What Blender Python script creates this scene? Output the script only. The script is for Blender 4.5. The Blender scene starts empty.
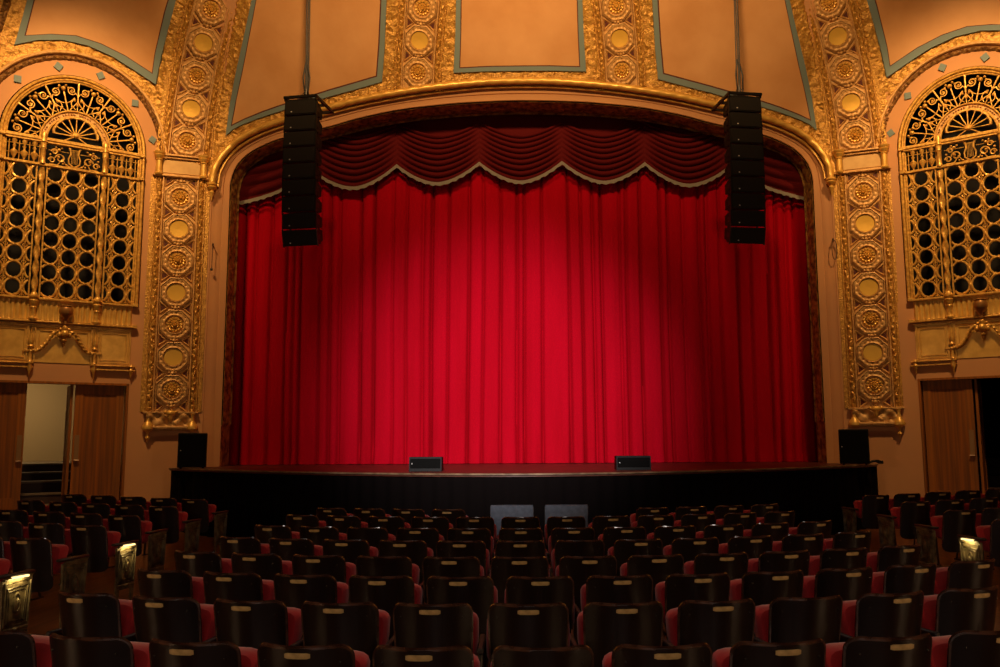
import bpy, bmesh, math, random
from mathutils import Vector, Matrix, noise
from mathutils.geometry import delaunay_2d_cdt
random.seed(7)
PI = math.pi
V = Vector
S = bpy.context.scene
COL = S.collection

# ------------------------------------------------------------------ camera
FPX = 850.0
EYE = V((0.06, 0, 1.74))
PITCH = math.atan((439 - 333.5) / FPX)
YAW = math.atan(8 / FPX * math.cos(PITCH))
ROLL = math.radians(0.33)
CM = Matrix.Rotation(YAW, 4, 'Z') @ Matrix.Rotation(PI / 2 + PITCH, 4, 'X') @ Matrix.Rotation(-ROLL, 4, 'Z')
cam = bpy.data.cameras.new('camera')
cam.sensor_width = 36
cam.lens = 36 * FPX / 1000
cam.clip_end = 200
PPX = 516.6
cam.shift_x = -(PPX - 500) / 1000
camo = bpy.data.objects.new('camera', cam)
COL.objects.link(camo)
camo.matrix_world = Matrix.Translation(EYE) @ CM
S.camera = camo

# ------------------------------------------------------------------ world, exposure, lights
S.view_settings.view_transform = 'Standard'
S.view_settings.look = 'None'
S.view_settings.gamma = 1
S.view_settings.exposure = 0
S.view_settings.use_curve_mapping = False
W = bpy.data.worlds.new('world')
S.world = W
W.use_nodes = True
W.node_tree.nodes['Background'].inputs[0].default_value = (1.0, 0.7, 0.45, 1)
W.node_tree.nodes['Background'].inputs[1].default_value = 0.0015


def spot(name, loc, target, power, color, angle, blend, size):
    l = bpy.data.lights.new(name, 'SPOT')
    l.energy = power
    l.color = color
    l.spot_size = math.radians(angle)
    l.spot_blend = blend
    l.shadow_soft_size = size
    o = bpy.data.objects.new(name, l)
    COL.objects.link(o)
    o.location = loc
    o.rotation_euler = (V(target) - V(loc)).to_track_quat('-Z', 'Y').to_euler()
    return o


def area(name, loc, target, power, color, sx, sy, spread=180):
    l = bpy.data.lights.new(name, 'AREA')
    l.shape = 'RECTANGLE'
    l.energy = power
    l.color = color
    l.size = sx
    l.size_y = sy
    l.spread = math.radians(spread)
    o = bpy.data.objects.new(name, l)
    COL.objects.link(o)
    o.location = loc
    o.rotation_euler = (V(target) - V(loc)).to_track_quat('-Z', 'Y').to_euler()
    return o


WARM = (1.0, 0.57, 0.225)
# ceiling cove over the auditorium washes the proscenium vault
for s in (-1, 1):
    spot('cove_lamp', (s * 2.2, 9.0, 11.2), (s * 3.0, 17.0, 11.5), 2100, WARM, 98, 1.0, 0.3)
    spot('side_cove_lamp', (s * 7.0, 11.4, 11.3), (s * 8.5, 16.0, 6.2), 2350, WARM, 68, 1.0, 0.25)
# front-of-house spots on the house curtain
spot('curtain_spot', (-0.6, -2.5, 6.4), (-0.4, 18.2, 2.4), 19000, (1.0, 0.92, 0.90), 25, 1.0, 0.25)
spot('curtain_flood', (0.0, 1.0, 8.6), (0.0, 18.2, 3.4), 380, (1.0, 0.84, 0.76), 40, 1.0, 0.3)
# weak wall sconces far back along both sides graze the seat backs
for s in (-1, 1):
    area('wall_sconce', (s * 9.6, 0.5, 3.0), (s * 1.0, 5.5, 0.8), 70, (1.0, 0.62, 0.32), 1.2, 0.6, 120)
area('seat_fill_light', (0, -1.6, 4.0), (0, 4.0, 0), 20, (1.0, 0.84, 0.70), 6.0, 0.4, 100)  # unseen fill added above the camera to brighten seat backs and plates
area('rim_glint_light', (0, 9.0, 11.0), (0, 6.0, 0), 25, (1.0, 0.86, 0.76), 3.0, 0.5, 100)  # unseen light added overhead to put highlights on the seat rims


# ------------------------------------------------------------------ materials
def mat(name, color, rough=0.5, metal=0.0, bump=None, vary=None, coat=0.0, emis=None, sheen=0.0, stretch=(1, 1, 1), spec=0.5):
    m = bpy.data.materials.new(name)
    m.use_nodes = True
    nt = m.node_tree
    b = nt.nodes['Principled BSDF']
    b.inputs['Base Color'].default_value = (*color, 1)
    b.inputs['Roughness'].default_value = rough
    b.inputs['Metallic'].default_value = metal
    b.inputs['Specular IOR Level'].default_value = spec
    b.inputs['Coat Weight'].default_value = coat
    b.inputs['Sheen Weight'].default_value = sheen
    if emis:
        b.inputs['Emission Color'].default_value = (*emis[0], 1)
        b.inputs['Emission Strength'].default_value = emis[1]
    tc = nt.nodes.new('ShaderNodeTexCoord')
    mp = nt.nodes.new('ShaderNodeMapping')
    mp.inputs['Scale'].default_value = stretch
    nt.links.new(tc.outputs['Object'], mp.inputs['Vector'])
    if vary:
        n = nt.nodes.new('ShaderNodeTexNoise')
        n.inputs['Scale'].default_value = vary[0]
        n.inputs['Detail'].default_value = 4
        r = nt.nodes.new('ShaderNodeValToRGB')
        r.color_ramp.elements[0].position = 0.35
        r.color_ramp.elements[1].position = 0.68
        r.color_ramp.elements[0].color = (*vary[1], 1)
        r.color_ramp.elements[1].color = (*color, 1)
        nt.links.new(mp.outputs[0], n.inputs['Vector'])
        nt.links.new(n.outputs[0], r.inputs[0])
        nt.links.new(r.outputs[0], b.inputs['Base Color'])
    if bump:
        n2 = nt.nodes.new('ShaderNodeTexNoise')
        n2.inputs['Scale'].default_value = bump[0]
        n2.inputs['Detail'].default_value = 3
        bp = nt.nodes.new('ShaderNodeBump')
        bp.inputs['Strength'].default_value = bump[1]
        bp.inputs['Distance'].default_value = bump[2]
        nt.links.new(mp.outputs[0], n2.inputs['Vector'])
        nt.links.new(n2.outputs[0], bp.inputs['Height'])
        nt.links.new(bp.outputs[0], b.inputs['Normal'])
    return m


PLASTER = mat('plaster', (0.62, 0.32, 0.135), 0.85, spec=0.15, bump=(3.0, 0.25, 0.02), vary=(0.9, (0.55, 0.29, 0.14)))
PANELP = mat('panel_plaster', (0.66, 0.36, 0.15), 0.7, bump=(1.6, 0.35, 0.05), vary=(1.1, (0.56, 0.28, 0.10)))
BLUE = mat('blue_paint', (0.165, 0.235, 0.235), 0.7, bump=(20, 0.2, 0.005))
REDP = mat('dark_red_paint', (0.085, 0.012, 0.007), 0.7)
GOLD = mat('gold_leaf', (0.72, 0.42, 0.085), 0.40, 0.35, bump=(36, 0.8, 0.02), vary=(22, (0.42, 0.20, 0.035)))
GOLDS = mat('smooth_gold', (0.84, 0.53, 0.12), 0.36, 0.35, bump=(30, 0.15, 0.003), vary=(6, (0.66, 0.38, 0.075)))
GOLDP = mat('pale_gold', (0.72, 0.45, 0.17), 0.5, 0.25, bump=(40, 0.5, 0.01), vary=(14, (0.50, 0.27, 0.08)))
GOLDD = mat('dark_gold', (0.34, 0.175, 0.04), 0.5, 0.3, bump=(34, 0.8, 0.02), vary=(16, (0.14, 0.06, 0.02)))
REVG = mat('reveal_gold', (0.62, 0.36, 0.09), 0.45, 0.3, bump=(30, 0.8, 0.02), vary=(9, (0.09, 0.035, 0.012)))
BRIGHT = mat('bright_gold_disc', (0.80, 0.50, 0.08), 0.40, 0.35, bump=(12, 0.1, 0.005))
GRILL = mat('gilded_metalwork', (0.88, 0.55, 0.12), 0.36, 0.35, bump=(40, 0.4, 0.006), vary=(18, (0.50, 0.26, 0.05)))
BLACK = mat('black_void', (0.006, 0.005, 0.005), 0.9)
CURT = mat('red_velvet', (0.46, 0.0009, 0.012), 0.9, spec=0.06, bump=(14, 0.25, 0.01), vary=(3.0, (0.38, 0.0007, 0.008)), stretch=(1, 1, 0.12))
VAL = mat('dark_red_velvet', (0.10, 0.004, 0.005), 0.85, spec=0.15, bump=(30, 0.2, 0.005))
FRINGE = mat('grey_fringe', (0.25, 0.225, 0.19), 0.8, bump=(60, 0.9, 0.01), vary=(9, (0.27, 0.23, 0.18)), stretch=(3, 3, 0.4))
STAGE = mat('stage_deck', (0.10, 0.022, 0.012), 0.4, bump=(8, 0.2, 0.005), vary=(3, (0.06, 0.015, 0.01)), stretch=(1, 6, 1))
EDGE = mat('worn_stage_edge', (0.30, 0.20, 0.11), 0.5, vary=(6, (0.12, 0.07, 0.035)))
SKIRT = mat('black_drape', (0.0045, 0.003, 0.003), 1.0, spec=0.05)
SPK = mat('black_cabinet_paint', (0.0035, 0.003, 0.003), 0.6, spec=0.2, bump=(80, 0.4, 0.003))
SPKG = mat('speaker_grille_cloth', (0.004, 0.0037, 0.0035), 0.9, spec=0.1, bump=(150, 0.8, 0.003))
STEEL = mat('dark_steel', (0.05, 0.045, 0.04), 0.4, 0.8)
BADGE = mat('white_badge', (0.75, 0.75, 0.72), 0.4)
SEATW = mat('dark_mahogany_veneer', (0.008, 0.0028, 0.002), 0.36, coat=0.05, bump=(10, 0.08, 0.003), vary=(5, (0.006, 0.002, 0.0016)), stretch=(4, 4, 0.6))
SEATR = mat('veneer_edge_highlight', (0.10, 0.045, 0.028), 0.18, coat=0.8, vary=(14, (0.025, 0.009, 0.005)))  # glossy edge, painted paler than the back to carry the rim highlight
CUSH = mat('red_seat_plush', (0.42, 0.008, 0.012), 0.85, sheen=0.3, bump=(60, 0.3, 0.004))
BRASS = mat('brass_plate', (0.66, 0.47, 0.20), 0.5, 0.2, vary=(30, (0.46, 0.31, 0.12)))
IRON = mat('bronzed_iron', (0.26, 0.20, 0.095), 0.42, 0.35, bump=(40, 0.3, 0.004), vary=(12, (0.07, 0.05, 0.025)))
IRONB = mat('dark_cast_iron', (0.04, 0.032, 0.022), 0.45, 0.6)
ARMW = mat('dark_armrest_wood', (0.016, 0.008, 0.005), 0.5)
GREYF = mat('grey_upholstery', (0.11, 0.13, 0.17), 0.9, bump=(90, 0.5, 0.004), vary=(20, (0.08, 0.095, 0.125)))
DOORW = mat('oak_door', (0.38, 0.125, 0.016), 0.5, spec=0.2, bump=(12, 0.1, 0.003), vary=(4.0, (0.20, 0.078, 0.02)), stretch=(5, 5, 0.15))
DOORP = mat('oak_door_panel', (0.33, 0.105, 0.013), 0.5, spec=0.2, bump=(12, 0.1, 0.003), vary=(5.0, (0.17, 0.062, 0.016)), stretch=(5, 5, 0.12))
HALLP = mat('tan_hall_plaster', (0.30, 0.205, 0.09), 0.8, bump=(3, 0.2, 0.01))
STAIR = mat('dark_stair', (0.035, 0.014, 0.009), 0.6)
NOSE = mat('worn_stair_edge', (0.16, 0.12, 0.08), 0.5)
FLOORW = mat('auditorium_wood_floor', (0.25, 0.095, 0.03), 0.35, coat=0.25, bump=(10, 0.1, 0.003), vary=(2.5, (0.12, 0.042, 0.014)), stretch=(8, 0.5, 1))
CARPET = mat('red_carpet', (0.14, 0.012, 0.008), 0.95, bump=(60, 0.6, 0.01))
ROOMP = mat('auditorium_wall_paint', (0.20, 0.10, 0.05), 0.8, bump=(3, 0.2, 0.01))
LAMPE = mat('aisle_lamp_glow', (1, 0.8, 0.4), 0.5, emis=((1.0, 0.72, 0.30), 2.0))
PUSH = mat('aged_push_plate', (0.24, 0.13, 0.04), 0.4, 0.3)
ARRC = mat('array_cabinet_paint', (0.009, 0.008, 0.007), 0.6, spec=0.3)
ARRG = mat('array_grille', (0.022, 0.019, 0.016), 0.8, spec=0.2, bump=(150, 0.8, 0.003))
WIRE = mat('black_cable', (0.012, 0.012, 0.012), 0.5)


# ------------------------------------------------------------------ object helpers
def tag(o, label=None, cat=None, group=None, kind=None):
    if label: o['label'] = label
    if cat: o['category'] = cat
    if group: o['group'] = group
    if kind: o['kind'] = kind
    return o


def empty(name, loc=(0, 0, 0), rz=0):
    o = bpy.data.objects.new(name, None)
    o.empty_display_size = 0.1
    COL.objects.link(o)
    o.location = loc
    o.rotation_euler = (0, 0, rz)
    return o


class MB:
    def __init__(s):
        s.v = []
        s.f = []
        s.mi = []

    def add(s, vs, fs, m=0):
        k = len(s.v)
        s.v += [tuple(p) for p in vs]
        s.f += [[i + k for i in f] for f in fs]
        s.mi += [m] * len(fs)

    def grid(s, fn, nu, nv, close_u=False, close_v=False, m=0):
        vs = [fn(i, j) for i in range(nu) for j in range(nv)]
        fs = []
        for i in range(nu if close_u else nu - 1):
            for j in range(nv if close_v else nv - 1):
                a, b = i, (i + 1) % nu
                c, d = j, (j + 1) % nv
                fs.append([a * nv + c, b * nv + c, b * nv + d, a * nv + d])
        s.add(vs, fs, m)

    def box(s, x0, x1, y0, y1, z0, z1, M=None, m=0, bev=0.0):
        M = M or (lambda a, b, c: V((a, b, c)))
        if bev <= 0:
            vs = [M(x, y, z) for x in (x0, x1) for y in (y0, y1) for z in (z0, z1)]
            s.add(vs, [[0, 1, 3, 2], [4, 6, 7, 5], [0, 4, 5, 1], [2, 3, 7, 6], [0, 2, 6, 4], [1, 5, 7, 3]], m)
        else:
            b = bev
            vs = []
            idx = {}
            for ix, x in enumerate((x0, x1)):
                for iy, y in enumerate((y0, y1)):
                    for iz, z in enumerate((z0, z1)):
                        sx, sy, sz = (b if ix == 0 else -b), (b if iy == 0 else -b), (b if iz == 0 else -b)
                        for ax, p in enumerate(((x, y + sy, z + sz), (x + sx, y, z + sz), (x + sx, y + sy, z))):
                            idx[(ix, iy, iz, ax)] = len(vs)
                            vs.append(M(*p))
            fs = []
            for i in (0, 1):
                fs.append([idx[(i, 0, 0, 0)], idx[(i, 1, 0, 0)], idx[(i, 1, 1, 0)], idx[(i, 0, 1, 0)]])
                fs.append([idx[(0, i, 0, 1)], idx[(1, i, 0, 1)], idx[(1, i, 1, 1)], idx[(0, i, 1, 1)]])
                fs.append([idx[(0, 0, i, 2)], idx[(1, 0, i, 2)], idx[(1, 1, i, 2)], idx[(0, 1, i, 2)]])
                for j in (0, 1):
                    fs.append([idx[(0, i, j, 1)], idx[(1, i, j, 1)], idx[(1, i, j, 2)], idx[(0, i, j, 2)]])
                    fs.append([idx[(i, 0, j, 0)], idx[(i, 1, j, 0)], idx[(i, 1, j, 2)], idx[(i, 0, j, 2)]])
                    fs.append([idx[(i, j, 0, 0)], idx[(i, j, 1, 0)], idx[(i, j, 1, 1)], idx[(i, j, 0, 1)]])
                    for k in (0, 1):
                        fs.append([idx[(i, j, k, 0)], idx[(i, j, k, 1)], idx[(i, j, k, 2)]])
            s.add(vs, fs, m)

    def tube(s, pts, r, n=8, close=False, m=0, rf=None):
        P = [V(p) for p in pts]
        N = len(P)
        rings = []
        up = None
        for i in range(N):
            if close:
                t = P[(i + 1) % N] - P[i - 1]
            else:
                t = P[min(i + 1, N - 1)] - P[max(i - 1, 0)]
            if t.length < 1e-9: t = V((0, 0, 1))
            t.normalize()
            if up is None:
                a = V((0, 0, 1)) if abs(t.z) < 0.9 else V((0, 1, 0))
                up = (a - t * a.dot(t)).normalized()
            else:
                up = up - t * up.dot(t)
                if up.length < 1e-6: up = t.orthogonal()
                up.normalize()
            q = t.cross(up)
            rings.append((P[i], up.copy(), q))

        def fn(i, j):
            c, u, q = rings[i]
            a = 2 * PI * j / n
            rr = r if rf is None else rf(i, a)
            return c + (u * math.cos(a) + q * math.sin(a)) * rr
        k = len(s.v)
        s.grid(fn, N, n, close, True, m)
        if not close:
            s.f.append([k + j for j in range(n)][::-1])
            s.f.append([k + (N - 1) * n + j for j in range(n)])
            s.mi += [m, m]

    def lathe(s, prof, M, n=16, m=0, rf=None):
        # prof: (r, h); M(x, y, h)
        def fn(i, j):
            r, h = prof[i]
            a = 2 * PI * j / n
            if rf: r *= rf(i, a)
            return M(r * math.cos(a), r * math.sin(a), h)
        k = len(s.v)
        s.grid(fn, len(prof), n, False, True, m)
        for i in (0, len(prof) - 1):
            if prof[i][0] > 1e-4:
                s.f.append([k + i * n + j for j in range(n)])
                s.mi.append(m)

    def ball(s, c, r, M=None, n=10, m=0, sc=(1, 1, 1)):
        c = V(c)
        M = M or (lambda a, b, d: V((a, b, d)))
        prof = [(r * math.sin(PI * i / 6) + (1e-5 if i in (0, 6) else 0), r * math.cos(PI * i / 6)) for i in range(7)]
        s.lathe(prof, lambda x, y, h: M(c.x + x * sc[0], c.y + y * sc[1], c.z + h * sc[2]), n, m)

    def build(s, name, mats, parent=None, smooth=38, kind=None, weld=True):
        me = bpy.data.meshes.new(name)
        me.from_pydata(s.v, [], s.f)
        mats = mats if isinstance(mats, (list, tuple)) else [mats]
        for mt in mats: me.materials.append(mt)
        if len(mats) > 1:
            me.polygons.foreach_set('material_index', s.mi)
        bm = bmesh.new()
        bm.from_mesh(me)
        if weld: bmesh.ops.remove_doubles(bm, verts=bm.verts, dist=1e-5)
        bmesh.ops.recalc_face_normals(bm, faces=bm.faces)
        bm.to_mesh(me)
        bm.free()
        if smooth:
            me.polygons.foreach_set('use_smooth', [True] * len(me.polygons))
            me.set_sharp_from_angle(angle=math.radians(smooth))
        me.update()
        o = bpy.data.objects.new(name, me)
        COL.objects.link(o)
        if parent is not None:
            o.parent = parent
        if kind: o['kind'] = kind
        return o


# ------------------------------------------------------------------ wall surface
def lean0(x):
    t = min(1, max(0, (x - 6.9) / 1.4))
    t = t * t * (3 - 2 * t)
    return 7.3 + 1.6 * t


def F(x, z):
    x = abs(x)
    if x < 6.00: y = 17.0
    elif x < 7.37: y = 17 - .38 * (x - 6.00)
    else: y = 16.483 - .72 * (x - 7.37)
    return y - .10 * max(0, z - lean0(x)) ** 2


def nrm(x, z):
    e = 0.02
    fx = (F(x + e, z) - F(x - e, z)) / (2 * e)
    fz = (F(x, z + e) - F(x, z - e)) / (2 * e)
    return V((fx, -1, fz)).normalized()


def on(x, z, h=0.0):
    p = V((x, F(x, z), z))
    return p + nrm(x, z) * h if h else p


CM3 = CM.to_3x3()


def ray(px, py):
    return CM3 @ V(((px - PPX) / FPX, (333.5 - py) / FPX, -1))


def wallpt(px, py):
    """the place on the wall seen at a point of the photograph, as (X, Z)"""
    d = ray(px, py)
    a, b = 8.0, 30.0
    for _ in range(50):
        t = (a + b) / 2
        p = EYE + d * t
        if p.y < F(p.x, p.z): a = t
        else: b = t
    return (p.x, p.z)


def planept(px, py, Y):
    d = ray(px, py)
    p = EYE + d * (Y / d.y)
    return (p.x, p.z)


def smooth(pts, n):
    """catmull-rom through pts, resampled to n by length"""
    P = [V((*p, 0)) if len(p) == 2 else V(p) for p in pts]
    Q = []
    for i in range(len(P) - 1):
        p0, p1, p2, p3 = P[max(i - 1, 0)], P[i], P[i + 1], P[min(i + 2, len(P) - 1)]
        for k in range(12):
            t = k / 12
            Q.append(0.5 * ((2 * p1) + (p2 - p0) * t + (2 * p0 - 5 * p1 + 4 * p2 - p3) * t * t + (3 * p1 - p0 - 3 * p2 + p3) * t ** 3))
    Q.append(P[-1])
    return resample(Q, n)


def resample(Q, n):
    L = [0]
    for i in range(1, len(Q)): L.append(L[-1] + (Q[i] - Q[i - 1]).length)
    out = []
    j = 0
    for k in range(n):
        t = L[-1] * k / (n - 1)
        while j < len(L) - 2 and L[j + 1] < t: j += 1
        d = L[j + 1] - L[j]
        out.append(Q[j].lerp(Q[j + 1], (t - L[j]) / d if d > 0 else 0))
    return out


def inside(x, y, poly):
    c = False
    n = len(poly)
    j = n - 1
    for i in range(n):
        xi, yi = poly[i]
        xj, yj = poly[j]
        if (yi > y) != (yj > y) and x < (xj - xi) * (y - yi) / (yj - yi) + xi: c = not c
        j = i
    return c


def sheet(name, outer, holes, h, material, g, disp=None, parent=None, kind=None, skirt=0.0, bias=0.0):
    def dens(poly):
        out = []
        for i in range(len(poly)):
            a, b = V(poly[i]), V(poly[(i + 1) % len(poly)])
            k = max(1, int((b - a).length / (g * 1.5)))
            for j in range(k): out.append(tuple(a.lerp(b, j / k)))
        return out
    loops = [dens(outer)] + [dens(q) for q in holes]
    vs, es = [], []
    for lp in loops:
        k = len(vs)
        vs += [V(p) for p in lp]
        es += [(k + i, k + (i + 1) % len(lp)) for i in range(len(lp))]
    nb = len(vs)
    xs = [p[0] for p in outer]
    zs = [p[1] for p in outer]
    x = min(xs) + g / 2
    row = 0
    while x < max(xs):
        z = min(zs) + g / 2 + (g / 2 if row % 2 else 0)
        while z < max(zs):
            if inside(x, z, outer) and not any(inside(x, z, q) for q in holes): vs.append(V((x, z)))
            z += g
        x += g * 0.87
        row += 1
    ov, oe, of, *_ = delaunay_2d_cdt(vs, es, [], 0, 1e-5)
    tri = []
    for f in of:
        c = (ov[f[0]] + ov[f[1]] + ov[f[2]]) / 3
        if inside(c.x, c.y, outer) and not any(inside(c.x, c.y, q) for q in holes): tri.append(list(f))
    mb = MB()
    P = [on(p.x, p.y, h + (disp(p.x, p.y) if disp else 0)) for p in ov]
    mb.add(P, tri)
    if skirt:
        for lp in loops:
            n = len(lp)
            a = [on(p[0], p[1], h + (disp(*p) if disp else 0)) for p in lp]
            b = [on(p[0], p[1], h - skirt) for p in lp]
            mb.add(a + b, [[i, (i + 1) % n, n + (i + 1) % n, n + i] for i in range(n)])
    return mb.build(name, material, parent, kind=kind, weld=False)


def mirror(pts):
    return [(-p[0], p[1]) for p in pts]


class Strip:
    """a band running along the wall: M(a, s, h) = across (m), along (m), out of the wall (m)"""
    def __init__(s, pts, step=0.03):
        Q = [V((*p, 0)) for p in pts]
        L = sum((on(Q[i + 1].x, Q[i + 1].y) - on(Q[i].x, Q[i].y)).length for i in range(len(Q) - 1))
        n = max(8, int(L / step))
        Q = resample(Q, n) if len(Q) > 2 or True else Q
        s.P = [on(q.x, q.y) for q in Q]
        s.N = [nrm(q.x, q.y) for q in Q]
        s.L = [0]
        for i in range(1, n): s.L.append(s.L[-1] + (s.P[i] - s.P[i - 1]).length)
        s.len = s.L[-1]

    def M(s, a, t, h):
        L = s.L
        lo, hi = 0, len(L) - 1
        if t <= 0: i, f = 0, t / (L[1] - L[0])
        elif t >= L[-1]: i, f = len(L) - 2, 1 + (t - L[-1]) / (L[-1] - L[-2])
        else:
            while hi - lo > 1:
                m = (lo + hi) // 2
                if L[m] <= t: lo = m
                else: hi = m
            i = lo
            f = (t - L[i]) / (L[i + 1] - L[i])
        p = s.P[i].lerp(s.P[i + 1], f)
        k0, k1 = max(i - 2, 0), min(i + 3, len(s.P) - 1)
        tan = (s.P[k1] - s.P[k0]).normalized()
        nn = s.N[i].lerp(s.N[i + 1], min(1, max(0, f)))
        nn = (nn - tan * nn.dot(tan)).normalized()
        ac = tan.cross(nn)
        return p + ac * a + nn * h


def leafy(a, s, per=0.12, amp=0.035):
    """acanthus-like relief: a in -1..1 across, s metres along"""
    env = max(0.0, 1 - abs(a) ** 3)
    ph = s / per
    k = math.floor(ph)
    u = ph - k - 0.5
    sg = 1 if k % 2 else -1
    blob = math.exp(-((u * 2.3) ** 2 + ((a - 0.30 * sg) * 1.9) ** 2))
    rib = 0.5 + 0.5 * math.sin(2 * PI * (ph * 2 + a * sg * 0.9))
    nz = noise.noise(V((s * 19, a * 3.1, sg * 2.0)))
    return env * amp * (0.15 + 0.75 * blob + 0.35 * rib * (1 - blob) + 0.35 * nz)


def relief(mb, st, a0, a1, s0, s1, fn, step=0.028, na=7, h0=0.0, m=0):
    n = max(2, int((s1 - s0) / step))

    def f(i, j):
        s = s0 + (s1 - s0) * i / (n - 1)
        t = -1 + 2 * j / (na - 1)
        a = a0 + (a1 - a0) * j / (na - 1)
        return st.M(a, s, h0 + (fn(t, s) if 0 < j < na - 1 else -0.02))
    mb.grid(f, n, na, m=m)


def bar(mb, st, a, s0, s1, w, h0, h1, m=0, step=0.12):
    n = max(2, int((s1 - s0) / step) + 1)
    pr = [(-w / 2, h0), (-w / 2, h1 * .7 + h0 * .3), (-w / 4, h1), (w / 4, h1), (w / 2, h1 * .7 + h0 * .3), (w / 2, h0)]
    mb.grid(lambda i, j: st.M(a + pr[j][0], s0 + (s1 - s0) * i / (n - 1), pr[j][1]), n, 6, m=m)


# ------------------------------------------------------------------ measured outlines (left half, photograph points on the wall)
ROPE_PX = [(212, 186), (213.5, 174), (218, 163), (226, 152), (236, 143), (248, 135), (264, 127.5), (285, 120), (308, 113), (332, 107), (360, 100), (390, 94), (424, 88.5), (456, 84.7), (488, 82), (524, 81)]
OPEN_PX = [(230, 186), (232.5, 175), (237, 165.5), (245, 156.5), (256, 149), (275, 140.5), (300, 133.5), (330, 126.5), (354, 119.5), (380, 113.5), (405, 109), (430, 106), (455, 103.5), (480, 102), (503, 101), (524, 100.6)]
rope = [wallpt(*p) for p in ROPE_PX]
rope[-1] = (0.0, rope[-1][1])
rope = [(p.x, p.y) for p in smooth(rope, 90)]
YO = 17.15


def yo(x, z):
    return F(x, z) + .12


def openpt(px, py):
    Y = 17.1
    for _ in range(6):
        p = planept(px, py, Y)
        Y = yo(*p)
    return p


opn = [openpt(*p) for p in OPEN_PX]
opn[-1] = (0.0, opn[-1][1])
opn = [(p.x, p.y) for p in smooth(opn, 90)]
XA = rope[0][0]
ZA = rope[0][1]
XB = opn[0][0]
ropeF = rope + mirror(rope)[::-1][1:]
opnF = opn + mirror(opn)[::-1][1:]

# bay frame of the splayed side wall: w metres outward from the corner, z up, h out of the wall
UW = (0.8115, 0.5843)


def bayM(side):
    return lambda w, z, h: V((side * (7.37 + UW[0] * (w - .07) - UW[1] * h), 16.483 - UW[1] * (w - .07) - UW[0] * h, stilt(z)))


def stilt(z):
    # the big arch is a little taller than half a circle
    z0 = z - .035 * min(1, max(0, (z - 2.85) / .3))
    return z0 if z < 7.43 else z0 + (z - 7.43) * .07


BC, BR, BZ = 1.50, 1.24, 7.43   # grille centre, radius, springing


def bayXZ(side, w, z):
    return (side * (7.37 + UW[0] * (w - .07)), stilt(z))


def arch_pts(r, n=40, zb=None, c=BC):
    p = [(c - r * math.cos(PI * i / n), BZ + r * math.sin(PI * i / n)) for i in range(n + 1)]
    if zb is not None: p = [(c - r, zb)] + p + [(c + r, zb)]
    return p


# ------------------------------------------------------------------ room shell
XMAX = 10.6
holes = []
hole = [(XA, -0.5)] + [(XA, ZA)] + ropeF[1:-1] + [(-XA, ZA), (-XA, -0.5)]
for s in (-1, 1):
    g = [bayXZ(s, w, z) for w, z in arch_pts(BR + .035, 40, 4.38)]
    holes.append(g)
    holes.append([bayXZ(s, w, z) for w, z in ((.37, .36), (.37, 2.80), (2.9, 2.80), (2.9, .36))])
outer = [(-XMAX, 0), (XA, 0), (XA, ZA)] + ropeF[1:-1] + [(-XA, ZA), (-XA, 0), (XMAX, 0), (XMAX, 12.6), (-XMAX, 12.6)]
sheet('wall_front', outer, holes, 0, PLASTER, 0.35, kind='structure')



def fz(x):
    # the floor rises gently towards the side walls
    return .028 * max(0, abs(x) - 4.3)


mb = MB()
fx = [-11, -4.3, 4.3, 11]
mb.grid(lambda i, j: V((fx[i], (-3, 19.8)[j], fz(fx[i]))), 4, 2)
mb.grid(lambda i, j: V((fx[i], (-3, 19.8)[j], -.2)), 4, 2)
mb.build('floor', FLOORW, kind='structure', smooth=0)
for s, nme in ((-1, 'wall_left'), (1, 'wall_right')):
    mb = MB()
    mb.box(s * 10.6, s * 10.8, -3, 14.18, 0, 12.6)
    mb.build(nme, ROOMP, kind='structure', smooth=0)
mb = MB()
mb.box(-10.8, 10.8, -3.2, -3, 0, 12.6)
mb.build('wall_back', ROOMP, kind='structure', smooth=0)
mb = MB()
mb.box(-10.8, 10.8, -3.2, 17.2, 12.6, 12.8)
mb.build('ceiling', ROOMP, kind='structure', smooth=0)

# stage house behind the curtain line
mb = MB()
mb.box(-7.4, 7.4, 20.6, 20.8, 0, 11)
mb.box(-7.6, -7.4, 17.95, 20.8, 0, 11)
mb.box(7.4, 7.6, 17.95, 20.8, 0, 11)
mb.box(-7.6, 7.6, 17.6, 20.8, 11, 11.2)
mb.build('wall_stage', BLACK, kind='structure', smooth=0)

# gilded rough field over the vault
arcR = 1.66


def gold_half(s):
    pts = [(s * 6.42, ZA), (s * 6.42, 7.50), (s * 7.32, 7.50)]
    a = [(BC - arcR * math.cos(PI * i / 36), BZ + arcR * math.sin(PI * i / 36)) for i in range(1, 37)]
    pts += [bayXZ(s, w, z) for w, z in a]
    pts += [(s * XMAX, BZ), (s * XMAX, 12.6)]
    return pts


gp = ropeF + gold_half(1) + gold_half(-1)[::-1]


RIBS = []


def rough(x, z):
    ax = abs(x)
    for rb in RIBS:
        for (x0, z0), (x1, z1) in zip(rb, rb[1:]):
            if z0 - .01 <= z <= z1 + .01:
                if abs(ax - (x0 + (x1 - x0) * (z - z0) / (z1 - z0))) < .47: return -0.02
    p = V((x * 11, z * 11, 1.0))
    r = 1 - abs(noise.noise(p)) * 2.2
    r2 = 1 - abs(noise.noise(p * 2.1 + V((5, 3, 1)))) * 2.0
    return 0.030 * max(0, r) + 0.014 * r2


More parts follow.
